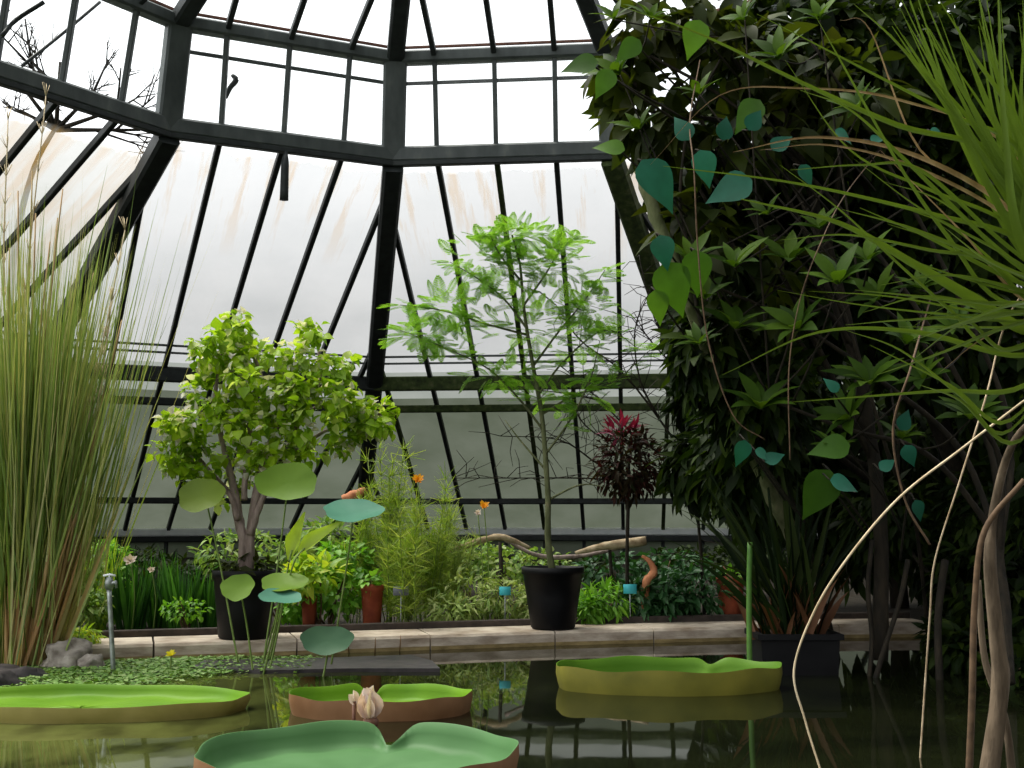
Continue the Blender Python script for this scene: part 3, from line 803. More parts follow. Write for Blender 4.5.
def blobpx(x, y, rx, ry, Y, dy=0, dens=1.0, rd=None):
    c = at(x, y, Y + dy); s = Y / FPX
    return (c[0], c[1], c[2], rx * s, (rd if rd else max(rx, ry) * s), ry * s, dens)
bl0 = [blobpx(*b) for b in [(240, 350, 42, 30, Y, 0, 1.2), (215, 375, 30, 30, Y, .15, .6), (262, 375, 45, 30, Y, -.1), (310, 348, 22, 20, Y, 0, .45), (325, 375, 38, 26, Y, 0, .7),
      (235, 415, 50, 30, Y, .1, 1.1), (290, 410, 45, 30, Y, -.2, 1.1), (340, 415, 35, 24, Y, 0, .7), (375, 420, 24, 15, Y, .1, .8), (350, 445, 18, 14, Y, 0, .25),
      (195, 425, 34, 22, Y, -.1, .7), (170, 418, 20, 14, Y, 0, .25), (200, 460, 28, 20, Y, 0, .5), (250, 455, 40, 22, Y, .1, .7), (300, 450, 36, 20, Y, .1, .5), (178, 450, 18, 22, Y, 0, .35), (190, 475, 16, 16, Y, 0, .25), (225, 490, 22, 20, Y, .1, .25), (230, 330, 22, 12, Y, 0, .3)]]
bl = []                                   # break each blob into leafy clusters with gaps between
for b in bl0:
    for k in range(max(2, int(11 * b[6]))):
        u = rdir(1)[0] * (rs.rand() ** .4); r = rs.uniform(.08, .17)
        bl.append((b[0] + u[0] * b[3], b[1] + u[1] * b[4], b[2] + u[2] * b[5], r, r, r * .75, 1.0))
mb = MB(); tplf = leaf_tpl(.48, 4, .35, .35, .7)
crown(mb, bl, 25, tplf, .10, 0, .25, .8)
mb.build('foliage', M['g_tree'], t)
mb = MB(); crown(mb, bl[::2], 12, leaf_tpl(.5, 3, .5, .2), .08, 0, .1, 1.0, .9); f = mb.build('tufts', M['g_pale'], t); f['label'] = 'pale pinkish white blossoms among the leaves'  # pale leaf shapes strewn over every second cluster
mb = MB(); crown(mb, [(pc[0], Y, .80, .26, .24, .09)], 140, leaf_tpl(.2, 3, .3, .6), .14); f = mb.build('underplanting', M['g_olive'], t); f['label'] = 'low olive growth around the trunk'

# --- centre: potted feathery tree
Y = 12.2
pc = np.array((gx(553, Y), Y, .145))
t = thing('potted_tree', 'slender feathery tree on a thin trunk in the centre black pot', 'potted tree', pc)
round_pot(t, pc, .31, .225, .62)
mb = MB()
main = branch(mb, [(pc[0], Y, .70)] + [at(*p) for p in [(548, 540, Y), (548, 500, Y), (545, 450, Y), (541, 410, Y), (532, 360, Y), (524, 310, Y), (520, 265, Y), (512, 235, Y)]], .038, .010, .08, 8)
lim = [[(545, 455), (570, 420), (590, 380), (600, 340)], [(543, 430), (520, 400), (490, 370), (450, 350), (400, 330)], [(534, 365), (560, 330), (585, 300), (605, 270)],
       [(528, 330), (505, 300), (480, 280), (450, 262)], [(524, 305), (545, 275), (560, 250), (575, 238)], [(520, 280), (500, 255), (490, 235)], [(541, 415), (575, 395), (610, 385), (650, 350)],
       [(528, 335), (490, 325), (440, 310), (400, 305)], [(548, 500), (580, 485), (605, 487)], [(546, 470), (520, 440), (505, 420)], [(538, 395), (565, 360), (605, 330), (640, 350)]]
fpos = []; fdir = []
for i, L in enumerate(lim):
    P = [at(x, y, Y + (.12 * (i % 5 - 2)) * k / 2) for k, (x, y) in enumerate(L)]
    pts = branch(mb, P, .014, .004, .0, 5)
    if i in (8, 9): continue
    for k in range(len(pts) // 4, len(pts)):
        for r in range(4):
            fpos.append(pts[k]); fdir.append(unit(np.array((rs.normal(), rs.normal() * .8, rs.uniform(-.1, .3)))))
for k in range(len(main) // 2, len(main)):
    for r in range(3): fpos.append(main[k]); fdir.append(unit(np.array((rs.normal(), rs.normal(), rs.uniform(-.1, .3)))))
mb.build('trunk', M['bark_moss'], t)
# bipinnate frond: rachis side-shoots lined with tiny leaflets
FV = []; FF = []
def addleafl(p, d, l, w):
    d = unit(d); s = unit(np.cross(d, (0, 0, 1))) * w; b = len(FV)
    FV.extend([p, p + d * l * .5 + s, p + d * l, p + d * l * .5 - s]); FF.append((b, b + 1, b + 2, b + 3))
for a in np.linspace(.12, 1, 9):
    for sg in (-1, 1):
        base = np.array((0, a, -.12 * a * a)); dd = unit(np.array((sg * .9, .55, -.05))); L = .27 * math.sin(PI * (.15 + .75 * a)) 
        for u in np.linspace(.2, 1, 4):
            q = base + dd * L * u
            for s2 in (-1, 1): addleafl(q, np.array((-dd[1] * s2 * sg, dd[0] * s2 * sg, 0)) + dd * .5, .11, .026)
        addleafl(base, dd, L, .004)
b = len(FV); FV.extend([np.array((-.004, 0, 0)), np.array((.004, 0, 0)), np.array((.003, 1, -.12)), np.array((-.003, 1, -.12))]); FF.append((b, b + 1, b + 2, b + 3))
FT = (np.array(FV), np.array(FF))
fpos = np.array(fpos); fdir = np.array(fdir); k = len(fpos)
mb = MB(); inst(mb, FT, fpos, fdir, np.tile((0, 0, 1.), (k, 1)) + rs.normal(0, .15, (k, 3)), rs.uniform(.13, .24, k))
bm = [blobpx(*b) for b in [(490, 260, 50, 26, Y), (550, 265, 45, 22, Y), (450, 310, 48, 16, Y), (530, 330, 80, 36, Y, 0, 1.4), (430, 335, 40, 14, Y), (590, 310, 30, 20, Y), (520, 235, 34, 10, Y), (560, 395, 50, 22, Y, 0, .5), (500, 375, 40, 16, Y, 0, .5)]]
crown(mb, bm, 60, FT, .19, 0, .0, .9, .1, 2.6)
mb.build('foliage', M['g_mimosa'], t)

# --- bare dark twigs right of it
b = (gx(705, 13.2), 13.2, .1)
t = thing('bare_shrub', 'bare dark twiggy shrub spreading before the right-hand panes', 'shrub', b)
mb = MB(); stems = []
for L in [[(705, 620), (700, 540), (690, 470), (660, 420), (620, 370), (580, 340), (556, 305)], [(690, 470), (640, 440), (600, 400), (560, 365)], [(660, 420), (640, 380), (635, 330), (650, 290)], [(700, 540), (690, 440), (680, 380), (650, 340), (632, 318)],
          [(690, 470), (640, 480), (580, 478), (520, 478), (452, 478)], [(640, 440), (610, 440), (585, 425), (570, 400)], [(680, 400), (672, 350), (655, 320), (640, 262)], [(600, 400), (575, 395), (540, 390)], [(640, 480), (600, 465), (560, 440), (500, 436)]]:
    P = [at(x, y, 13.2) for x, y in L]
    if L[0] == (705, 620): P[0] = np.array(b)
    pts = branch(mb, P, .022 if L[0][1] > 600 else .014, .005, 0, 5)
    for k in range(3, len(pts), 1):
        for r in range(2):
            d = unit(np.array((rs.normal(), rs.normal() * .5, rs.normal() * .7 + .2))); l = rs.uniform(.15, .5)
            p1 = pts[k] + d * l * .5 + (0, 0, .03); p2 = pts[k] + d * l + rs.normal(0, .05, 3)
            tube(mb, [pts[k], p1, p2], (.006, .005, .003), 3)
mb.build('branches', M['bark_dark'], t)

# --- dark maroon rosette shrub with crimson top
Y = 13.0
t = thing('cordyline', 'round dark maroon shrub with crimson tip on a thin stem', 'shrub', (gx(628, Y), Y, .1))
mb = MB(); st_ = branch(mb, [(gx(628, Y), Y, .1), at(627, 560, Y), at(628, 510, Y), at(629, 460, Y)], .022, .018, .1, 6); mb.build('stem', M['bark_dark'], t)
mb = MB(); cb = [blobpx(628, 464, 35, 38, Y)]
crown(mb, cb, 900, leaf_tpl(.16, 3, .3, .4, .8), .12, 0, .1, .9, .3); mb.build('foliage', M['g_red'], t)
mb = MB(); crown(mb, [blobpx(622, 432, 14, 10, Y)], 60, leaf_tpl(.12, 4, .3, .2, .8), .16, 0, -.8, .8); f = mb.build('tip_leaves', M['g_pink'], t); f['label'] = 'crimson young leaves'

# ------------------------------------------------------------------ left reed clump
Yr = 10.4
bc = np.array((gx(22, Yr), Yr, .03))
t = thing('reed_clump', 'tall dense clump of giant reed grass with tan base at left', 'grass clump', bc)
mb = MB()
for i in range(1400):
    a = rs.uniform(0, 2 * PI); r = abs(rs.normal(0, .20))
    p0 = bc + (r * math.cos(a), r * math.sin(a), 0)
    L = rs.uniform(1.8, 4.0); lean = rs.normal(.02, .10); d = np.array((lean + .25 * math.cos(a) * r, rs.normal(0, .13), 1))
    if i % 5: p0 = p0 + np.array(d) * rs.uniform(.35, 1.0); L *= .88
    ribbon(mb, arc(p0, d, L, rs.uniform(0.0, .10), 9), rs.uniform(.010, .026), taper=(.7, 1, .05))
o = mb.build('blades', M['g_reed'], t); o['kind'] = 'stuff'
mb = MB()
for i in range(420):
    a = rs.uniform(0, 2 * PI) if i % 2 else rs.uniform(-PI, 0); r = rs.uniform(0, .34)
    p0 = bc + (r * math.cos(a), r * math.sin(a), 0)
    ribbon(mb, arc(p0, (r * math.cos(a) * .9 + rs.normal(.02, .05), rs.normal(0, .06), 1), rs.uniform(.6, 1.7), .02, 7), rs.uniform(.016, .045), taper=(1, 1, .1))
o = mb.build('dry_blades', M['g_reed_tan'], t); o['kind'] = 'stuff'; o['label'] = 'tan dried blades round the base'
for i in range(60):                                # short tan sheathed stems packed at the foot
    a = rs.uniform(-PI, 0) if i % 3 else rs.uniform(0, PI); r = rs.uniform(.02, .30); mb = MB()
    p0 = bc + (r * math.cos(a), r * math.sin(a) * .8, -.02)
    P = arc(p0, (r * math.cos(a) * .8 + rs.normal(.02, .05), rs.normal(0, .05), 1), rs.uniform(.7, 1.5), .02, 8)
    tube(mb, P, (.026, .022, .006), 6, rough=.15); mb.build('sheathed_stem', M['tan'], t)
for i in range(16):
    a = rs.uniform(0, 2 * PI); r = rs.uniform(.02, .2); mb = MB()
    p0 = bc + (r * math.cos(a), r * math.sin(a), 0); P = arc(p0, (rs.normal(.02, .07), rs.normal(0, .06), 1), rs.uniform(1.6, 4.6), .02, 10)
    tube(mb, P, (.020, .014, .006), 6); mb.build('cane', M['tan'], t)
for (pa, pb, pc_) in (((30, 560), (24, 330), (46, 96)), ((18, 560), (4, 300), (8, 120)), ((60, 560), (95, 420), (112, 300)), ((70, 560), (85, 440), (125, 230))):
    mb = MB(); P = smoothpath([bc, at(*pa, Yr), at(*pb, Yr), at(*pc_, Yr)], 6); tube(mb, P, (.014, .01, .005), 6)
    for k in range(len(P) - 7, len(P)):
        for r in range(6): tube(mb, [P[k], P[k] + (rs.normal(0, .03), rs.normal(0, .03), .12)], (.004, .002), 3)
    o = mb.build('seed_stalk', M['straw'], t)

# ------------------------------------------------------------------ bed plants
def strap_clump(name, label, cat, px, Y, topy, n, wid, mat, spread=.35, droop=.15, group=None, z=.09, r0=.10, base_mat=None):
    b = np.array((gx(px, Y, z), Y, z)); h = at(px, topy, Y)[2] - z
    t = thing(name, label, cat, b, group); mb = MB()
    for i in range(n):
        a = rs.uniform(0, 2 * PI); d = (math.cos(a) * spread * rs.uniform(.1, 1), math.sin(a) * spread * rs.uniform(.1, 1), 1)
        ribbon(mb, arc(b + (math.cos(a) * r0 * rs.rand(), math.sin(a) * r0 * rs.rand(), 0), d, h * rs.uniform(.6, 1.1), droop * rs.uniform(.2, 1.6), 8), wid * rs.uniform(.6, 1.2), taper=(.7, 1, .05))
    o = mb.build('leaves', M[mat], t); 
    if n > 100: o['kind'] = 'stuff'
    return t, b
def bush(name, label, cat, blobs, per, tpl, size, mat, px, Y, group=None, z=.09, stem='twig', ns=5, **kw):
    b = np.array((gx(px, Y, z), Y, z)); t = thing(name, label, cat, b, group)
    bl = [blobpx(*x) for x in blobs]
    mb = MB(); crown(mb, bl, per, tpl, size, **kw)
    m_ = mb.build('foliage', M[mat], t)
    mb = MB()
    for i in range(max(ns, len(bl))):
        q = np.array(bl[i % len(bl)][:3]); P = [b + rs.normal(0, .03, 3) * (1, 1, 0), b * .5 + q * .5 + rs.normal(0, .04, 3), q + rs.normal(0, .05, 3)]
        tube(mb, smoothpath(P, 4), (.014, .006), 5)
    mb.build('stems', M[stem], t)
    return t
small = leaf_tpl(.32, 3, .3, .3)
narrow = leaf_tpl(.12, 3, .3, .5)
lance = leaf_tpl(.2, 4, .3, .4)
bush('low_bush', 'grey-green bush beside the foot of the reed clump', 'bush', [(60, 590, 28, 32, 12.0), (85, 605, 24, 20, 12.0), (80, 570, 22, 22, 12.2), (50, 625, 18, 14, 11.6)], 420, small, .065, 'g_bush', 68, 12.0)
bush('low_bush', 'bright yellow-green sprawling plant above the pale boulder', 'bush', [(42, 628, 12, 14, 11.0), (60, 632, 22, 8, 10.9), (85, 636, 12, 8, 10.8)], 160, narrow, .10, 'g_lime', 60, 11.0, down=.5)
strap_clump('leafy_perennial', 'light green upright perennial left of the metal stake', 'plant', 96, 12.6, 528, 70, .03, 'g_lime', .35, .1)
bush('low_bush', 'leafy bush behind the metal stake', 'bush', [(105, 590, 24, 34, 12.8), (110, 560, 18, 18, 13.0)], 260, lance, .11, 'g_fern', 104, 12.8)
for lb, px, Yy, ty in (('dark iris clump just right of the metal stake', 130, 12.6, 538), ('dark iris clump behind the kerb, second from the stake', 158, 12.9, 545), ('dark iris clump with tallest fan between stake and pot', 182, 12.4, 545), ('dark iris clump touching the left black pot', 207, 12.7, 552)):
    strap_clump('iris_clump', lb, 'plant', px, Yy, ty, 60, .045, 'g_iris', .32, .16, 'dark iris clumps in the left bed', r0=.14)
bush('low_bush', 'deep green shrub filling the bed behind the irises', 'bush', [(150, 585, 60, 28, 14.0), (215, 590, 30, 30, 14.2)], 500, lance, .14, 'g_mass', 160, 14.0)
bush('low_bush', 'small leafy edging plant left of the left black pot', 'bush', [(185, 610, 24, 10, 12.0)], 160, small, .06, 'g_fern', 185, 12.0)
bush('low_bush', 'bushy plants behind the left pot under the lotus leaves', 'bush', [(240, 552, 45, 22, 13.4), (300, 560, 36, 28, 13.4), (325, 540, 25, 20, 13.6)], 300, lance, .12, 'g_bush', 280, 13.4)
bush('croton', 'yellow-leaved plant right of the left black pot', 'plant', [(318, 572, 24, 12, 12.3), (300, 580, 16, 10, 12.2)], 90, leaf_tpl(.2, 4, .3, .4), .17, 'g_lime', 318, 12.3, down=-.1)
bush('low_bush', 'mid green bush below the yellow-leaved plant', 'bush', [(340, 590, 26, 26, 12.6), (300, 605, 22, 16, 12.5), (345, 560, 30, 20, 12.9)], 260, small, .10, 'g_fern', 330, 12.6)
def fine_clump(label, px, Y, topy, n, spread, mat='g_fennel'):
    b = np.array((gx(px, Y), Y, .09)); h = at(px, topy, Y)[2] - .09
    t = thing('feathery_herb', label, 'plant', b, 'tall feathery herbs in the centre bed'); mb = MB(); ms = MB()
    for i in range(n):
        a = rs.uniform(0, 2 * PI); P = arc(b + rs.normal(0, .08, 3) * (1, 1, 0), (math.cos(a) * spread * rs.rand(), math.sin(a) * spread * rs.rand(), 1), h * rs.uniform(.55, 1.05), .08, 12)
        tube(ms, P, (.006, .003), 4)
        for k in range(2, len(P)):
            m2 = 16; d = unit(rdir(m2) + np.array((0, 0, .7)))
            inst(mb, (np.array([(-.012, 0, 0), (.012, 0, 0), (.006, 1, 0), (-.006, 1, 0)]) * (2, 1, 1), np.array([(0, 1, 2, 3)])), np.repeat([P[k]], m2, 0), d, rdir(m2), rs.uniform(.08, .22, m2))
    mb.build('foliage', M[mat], t); ms.build('stems', M['stem'], t); return t
fine_clump('tallest feathery herb right of the teal lotus leaf', 385, 12.9, 440, 16, .22)
fine_clump('feathery herb in front, touching the kerb', 400, 12.4, 500, 14, .30)
fine_clump('feathery herb with an orange bloom above it', 425, 13.2, 470, 16, .25)
fine_clump('feathery herb at the right end of the feathery group', 450, 13.5, 505, 12, .3, 'g_weed')
fine_clump('feathery herb beside the mid green bush', 362, 13.1, 480, 10, .2)
bush('weedy_growth', 'tangled pale weeds between herbs and centre pot', 'plant', [(470, 595, 35, 24, 13.0), (505, 600, 26, 22, 13.1), (450, 610, 30, 14, 12.7), (535, 605, 16, 18, 13.0)], 420, narrow, .12, 'g_weed', 480, 13.0)
bush('weedy_growth', 'grey-green scrambling plant under the driftwood', 'plant', [(500, 565, 40, 20, 14.3), (470, 555, 30, 16, 14.4), (540, 570, 34, 20, 14.2)], 380, small, .08, 'g_bush', 500, 14.3)
bush('fern', 'bright green fern right of the centre black pot', 'fern', [(605, 603, 26, 18, 13.0), (590, 610, 14, 12, 12.8)], 420, narrow, .14, 'g_fern', 605, 13.0)
bush('dark_bush', 'dark green bush between fern and terracotta pot', 'bush', [(665, 595, 30, 22, 13.2), (695, 590, 34, 24, 13.4), (640, 600, 20, 18, 13.1)], 420, lance, .13, 'g_darkfern', 675, 13.2)
bush('dark_bush', 'shadowy bush behind the bright fern', 'bush', [(610, 570, 36, 18, 14.5), (670, 565, 40, 16, 14.8)], 300, small, .10, 'g_darkfern', 640, 14.5)
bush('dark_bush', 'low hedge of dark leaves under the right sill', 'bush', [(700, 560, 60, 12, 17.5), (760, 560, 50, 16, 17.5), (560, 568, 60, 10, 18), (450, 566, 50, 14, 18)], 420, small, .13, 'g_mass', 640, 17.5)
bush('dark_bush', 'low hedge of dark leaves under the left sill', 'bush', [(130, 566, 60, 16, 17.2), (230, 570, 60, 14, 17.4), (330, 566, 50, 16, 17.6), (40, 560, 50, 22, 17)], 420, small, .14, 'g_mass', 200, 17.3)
# blooms
def bloom(label, px, py, Y, r, mat, n=12):
    c = at(px, py, Y); t = thing('flower', label, 'flower', (c[0], c[1], .09), 'blooms among the feathery herbs')
    mb = MB(); rosette(mb, c, n, leaf_tpl(.3, 3), r, (0, -.8, .6)); mb.build('petals', M[mat], t)
    mb = MB(); tube(mb, smoothpath([(c[0] + .03, c[1], .09), (c[0] + .05, c[1], (c[2] + .1) / 2), c], 5), .006, 5); mb.build('stem', M['stem'], t)
bloom('orange-yellow bloom high among the feathery herbs', 418, 481, 12.6, .09, 'orange')
bloom('orange bloom at the right edge of the feathery herbs', 484, 507, 13.0, .07, 'orange')
bloom('cream bloom beside the lower orange one', 478, 514, 12.95, .05, 'white_petal')
bloom('white bloom left above the irises', 131, 562, 12.3, .08, 'white_petal')
bloom('small white bloom right above the irises', 152, 571, 12.3, .05, 'white_petal')
# small pots in the bed
def small_pot(label, px, py0, py1, wpx, Y, mat):
    b = at(px, py1, Y); h = at(px, py0, Y)[2] - b[2]; r = wpx / 2 / FPX * Y
    c = (b[0], Y, .09); t = thing('flower_pot', label, 'flower pot', c, 'small pots in the bed'); round_pot(t, c, r, r * .75, max(.15, b[2] + h - .09), mat)
    mb = MB(); crown(mb, [(c[0], Y, max(.24, b[2] + h + .02), r, r, .07)], 40, small, .09); mb.build('foliage', M['g_fern'], t)
small_pot('square-looking terracotta pot right of the dark bush', 731, 577, 611, 27, 13.3, 'terra')
small_pot('red clay pot under the feathery herbs', 372, 585, 610, 22, 12.35, 'terra')
small_pot('orange clay pot right of the left black pot', 309, 596, 615, 15, 12.2, 'terra')
# plant labels
def plabel(label, px, py, Y, wd, hg, mat):
    c = at(px, py, Y); t = thing('plant_label', label, 'plant label', (c[0], Y, .09), 'plant labels in the bed')
    mb = MB(); beam(mb, c - (wd / 2, 0, 0), c + (wd / 2, 0, 0), .012, hg); mb.build('plate', M[mat], t)
    mb = MB(); beam(mb, (c[0], Y + .01, .05), (c[0], Y + .01, c[2]), .012, .012, (0, 1, 0)); mb.build('stake', M['stake'], t)
plabel('turquoise plant label among the pale weeds', 505, 591, 12.7, .12, .09, 'blue_tag')
plabel('turquoise plant label beside the bright fern', 630, 589, 12.8, .14, .10, 'blue_tag')
plabel('slate-grey plant label under the feathery herbs', 401, 591, 12.2, .16, .09, 'grey_tag')
# driftwood and odd branches
def wood(name, label, cat, P, r, mat, rough=.15):
    mb = MB(); pts = smoothpath(P, 6); tube(mb, pts, r, 8, rough=rough); o = mb.build(name, M[mat]); tag(o, label, cat)
    return o
wood('driftwood_plank', 'pale broken plank lying level right of the centre trunk', 'driftwood', [at(575, 553, 13.6), at(605, 546, 13.6), at(646, 541, 13.6)], (.02, .05, .055), 'drift')
wood('driftwood_branch', 'pale driftwood branch forking left of the centre pot', 'driftwood', [at(438, 556, 13.7), at(465, 546, 13.6), at(500, 537, 13.6), at(530, 548, 13.7)], (.02, .035, .04, .02), 'drift')
wood('fallen_branch', 'grey branch sagging behind the centre trunk', 'branch', [at(505, 540, 13.9), at(540, 556, 13.9), at(580, 556, 13.9), at(620, 548, 13.9)], (.02, .03, .02), 'bark_pale')
wood('leaning_stump', 'orange-brown bent stump beside the turquoise label', 'stump', [(at(646, 600, 13)[0], 13, .09), at(646, 585, 13), at(654, 572, 13), at(650, 562, 13), at(642, 556, 13)], (.045, .05, .045, .03, .015), 'orange_bark')
wood('log_end', 'orange-brown log end leaning by the mossy corner post', 'log', [at(343, 500, 15), at(356, 495, 15), at(366, 490, 15)], (.06, .08, .04), 'orange_bark')
# supports under the driftwood: brick piers hidden in the bed
for px, Yy, py in ((500, 13.36, 541), (610, 13.6, 549), (355, 15, 500), (560, 13.9, 560)):
    c = at(px, py, Yy); mb = MB(); tube(mb, [(c[0], Yy, .05), (c[0] + .02, Yy, (.05 + c[2]) / 2), (c[0], Yy, c[2] - .01)], (.03, .025, .02), 6, rough=.2)
    o = mb.build('support_post', M['bark_dark']); tag(o, {500: 'dark post holding up the driftwood fork', 610: 'dark post under the pale plank', 355: 'dark post under the log end', 560: 'dark post under the sagging grey branch'}[px], 'post', 'dark posts in the bed')

# garden tap on a stake, green cane
b = onz(114, 673, 0)
t = thing('water_stake', 'thin metal stake with small tap head standing in the weed', 'garden tap', (b[0], b[1], 0))
mb = MB(); top = at(109, 588, b[1]); tube(mb, smoothpath([(b[0], b[1], -.05), top], 6), .020, 8); mb.build('pole', M['stake'], t)
mb = MB(); tube(mb, [top - (0, 0, .01), top + (0, 0, .05), top + (0, 0, .09)], (.032, .038, .022), 8); tube(mb, [top + (.0, 0, .03), top + (.06, -.02, .05), top + (.07, -.02, .0)], (.015, .018, .012), 6); mb.build('tap_head', M['stake'], t)
mb = MB(); tube(mb, [top + (-.05, 0, .10), top + (.0, 0, .11), top + (.05, 0, .10)], .010, 6); tube(mb, [top + (0, 0, .08), top + (0, 0, .11)], .008, 6); mb.build('tap_handle', M['white_tag'], t)
b = onz(749, 650, 0.)
c = at(749, 640, 9.75)
mb = MB(); tube(mb, smoothpath([(c[0], 9.75, -.05), at(749, 600, 9.75), at(750, 542, 9.75)], 5), .024, 8); o = mb.build('bamboo_cane', M['green_cane']); tag(o, 'straight green cane left of the square black planter', 'cane')

# ------------------------------------------------------------------ square planter with arching strap plant
Y = 10.0
c = np.array((gx(794, Y, 0), Y, 0))
t = thing('square_planter', 'wide black square planter with brown-based strappy plant at right', 'planter', c)
mb = MB(); hw0, hw1, h = .30, .33, .33
prof = [(hw0, -.08), (hw1 * .97, h - .05), (hw1 + .02, h - .045), (hw1 + .02, h), (hw1 - .03, h), (hw1 - .04, h - .06)]
V = []; F = []
for r, z in prof: V += [(c[0] + sx * r, Y + sy * r * .8, z) for sx, sy in ((-1, -1), (1, -1), (1, 1), (-1, 1))]
for i in range(len(prof) - 1):
    for k in range(4): F.append((i * 4 + k, i * 4 + (k + 1) % 4, i * 4 + 4 + (k + 1) % 4, i * 4 + 4 + k))
mb.add(V, [np.array(F), np.array([(3, 2, 1, 0)])]); mb.build('box', M['pot'], t, smooth=False)
mb = MB(); n4 = (len(prof) - 1) * 4; mb.add([V[n4 + k] for k in range(4)], np.array([(0, 1, 2, 3)])); mb.build('soil', M['pot_soil'], t, smooth=False)
mb = MB()
for i in range(90):
    a = rs.uniform(0, 2 * PI); sp_ = rs.uniform(.05, .75)
    ribbon(mb, arc(c + (rs.normal(0, .09), rs.normal(0, .07), h - .06), (math.cos(a) * sp_ - .1, math.sin(a) * sp_ * .6, 1), rs.uniform(.9, 2.1), rs.uniform(.1, .45), 10), rs.uniform(.03, .07), taper=(.5, 1, .05))
mb.build('leaves', M['g_palm'], t)
mb = MB()
for i in range(44):
    a = rs.uniform(0, 2 * PI)
    ribbon(mb, arc(c + (rs.normal(0, .12), rs.normal(0, .07), h - .06), (math.cos(a) * .45, math.sin(a) * .4, 1), rs.uniform(.35, .95), .25, 7), rs.uniform(.03, .08), taper=(.8, 1, .05))
f = mb.build('withered_leaves', M['g_brownleaf'], t); f['label'] = 'withered brown leaves at the base'

# ------------------------------------------------------------------ the dark mass of shrubs at right
def tree(label, name, px, Y, blobs, per, tpl, size, mat, trunk, tr=.07, z=.1, bmat='bark_dark', **kw):
    b = np.array((gx(px, Y, z), Y, z)); t = thing(name, label, 'tree' if 'tree' in name else 'shrub', b)
    bl = [blobpx(*x) for x in blobs]
    mb = MB(); crown(mb, bl, per, tpl, size, **kw); mb.build('foliage', M[mat], t)
    mb = MB()
    P = [b] + [at(x, y, yy) for x, y, yy in trunk]; pts = branch(mb, P, tr, tr * .45, .12, 9)
    for i, q in enumerate(bl):
        s0 = pts[min(len(pts) - 1, int(len(pts) * (.35 + .6 * ((i * .37) % 1))))]; q = np.array(q[:3])
        branch(mb, [s0, s0 * .5 + q * .5 + rs.normal(0, .1, 3), q], tr * .45, .012, .1, 6)
    mb.build('trunk', M[bmat], t)
    return t, bl, pts
bigl = leaf_tpl(.24, 5, .25, .35, .85)
long_ = leaf_tpl(.17, 5, .25, .35, .9)
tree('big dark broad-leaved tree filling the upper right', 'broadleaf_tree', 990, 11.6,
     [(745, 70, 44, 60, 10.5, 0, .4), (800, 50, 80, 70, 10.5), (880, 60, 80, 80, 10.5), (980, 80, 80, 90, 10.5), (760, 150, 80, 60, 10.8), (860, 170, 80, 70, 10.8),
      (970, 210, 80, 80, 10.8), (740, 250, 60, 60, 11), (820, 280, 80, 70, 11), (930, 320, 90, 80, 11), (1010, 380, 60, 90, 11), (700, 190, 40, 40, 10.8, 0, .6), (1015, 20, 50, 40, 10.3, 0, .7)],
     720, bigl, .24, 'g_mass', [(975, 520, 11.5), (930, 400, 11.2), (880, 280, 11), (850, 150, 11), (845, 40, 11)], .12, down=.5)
tree('olive-leaved tree overhanging the lantern corner at the top', 'broadleaf_tree', 880, 9.9,
     [(650, 25, 34, 26, 9.7, 0, .5), (622, 70, 24, 20, 9.7, 0, .3), (700, 20, 40, 22, 9.6, 0, .4), (668, 135, 36, 26, 9.7, 0, .4), (740, 60, 50, 36, 9.6, 0, .7), (640, 110, 26, 46, 9.8, 0, .5), (760, 140, 60, 40, 9.6, 0, .6), (840, 90, 60, 50, 9.5, 0, .6), (700, 230, 36, 50, 9.5, 0, .5), (760, 280, 50, 50, 9.5, 0, .4)],
     150, bigl, .29, 'g_olive', [(880, 520, 10), (860, 380, 10), (820, 220, 10), (780, 100, 9.9)], .07, down=.4)
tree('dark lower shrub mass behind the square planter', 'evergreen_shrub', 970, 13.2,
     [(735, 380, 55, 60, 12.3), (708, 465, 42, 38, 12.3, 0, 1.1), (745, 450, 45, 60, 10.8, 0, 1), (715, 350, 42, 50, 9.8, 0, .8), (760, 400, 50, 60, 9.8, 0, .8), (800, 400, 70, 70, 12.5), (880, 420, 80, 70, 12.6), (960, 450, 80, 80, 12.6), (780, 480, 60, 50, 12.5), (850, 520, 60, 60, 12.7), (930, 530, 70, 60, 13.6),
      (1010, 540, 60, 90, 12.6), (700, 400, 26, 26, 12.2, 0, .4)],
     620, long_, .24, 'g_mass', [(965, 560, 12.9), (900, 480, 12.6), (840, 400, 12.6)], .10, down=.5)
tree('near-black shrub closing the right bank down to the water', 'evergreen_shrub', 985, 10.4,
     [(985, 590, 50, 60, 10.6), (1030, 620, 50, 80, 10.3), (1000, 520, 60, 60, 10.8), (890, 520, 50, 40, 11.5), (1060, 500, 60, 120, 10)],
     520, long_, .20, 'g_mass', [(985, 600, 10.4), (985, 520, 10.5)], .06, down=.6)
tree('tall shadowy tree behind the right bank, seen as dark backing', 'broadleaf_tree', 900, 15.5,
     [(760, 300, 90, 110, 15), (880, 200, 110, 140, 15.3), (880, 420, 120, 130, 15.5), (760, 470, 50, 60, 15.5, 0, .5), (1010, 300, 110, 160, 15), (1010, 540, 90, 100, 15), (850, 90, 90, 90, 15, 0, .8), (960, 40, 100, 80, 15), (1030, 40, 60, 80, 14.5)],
     900, bigl, .36, 'g_mass', [(890, 480, 15.5), (880, 330, 15.5), (870, 180, 15.5)], .13, down=.3)

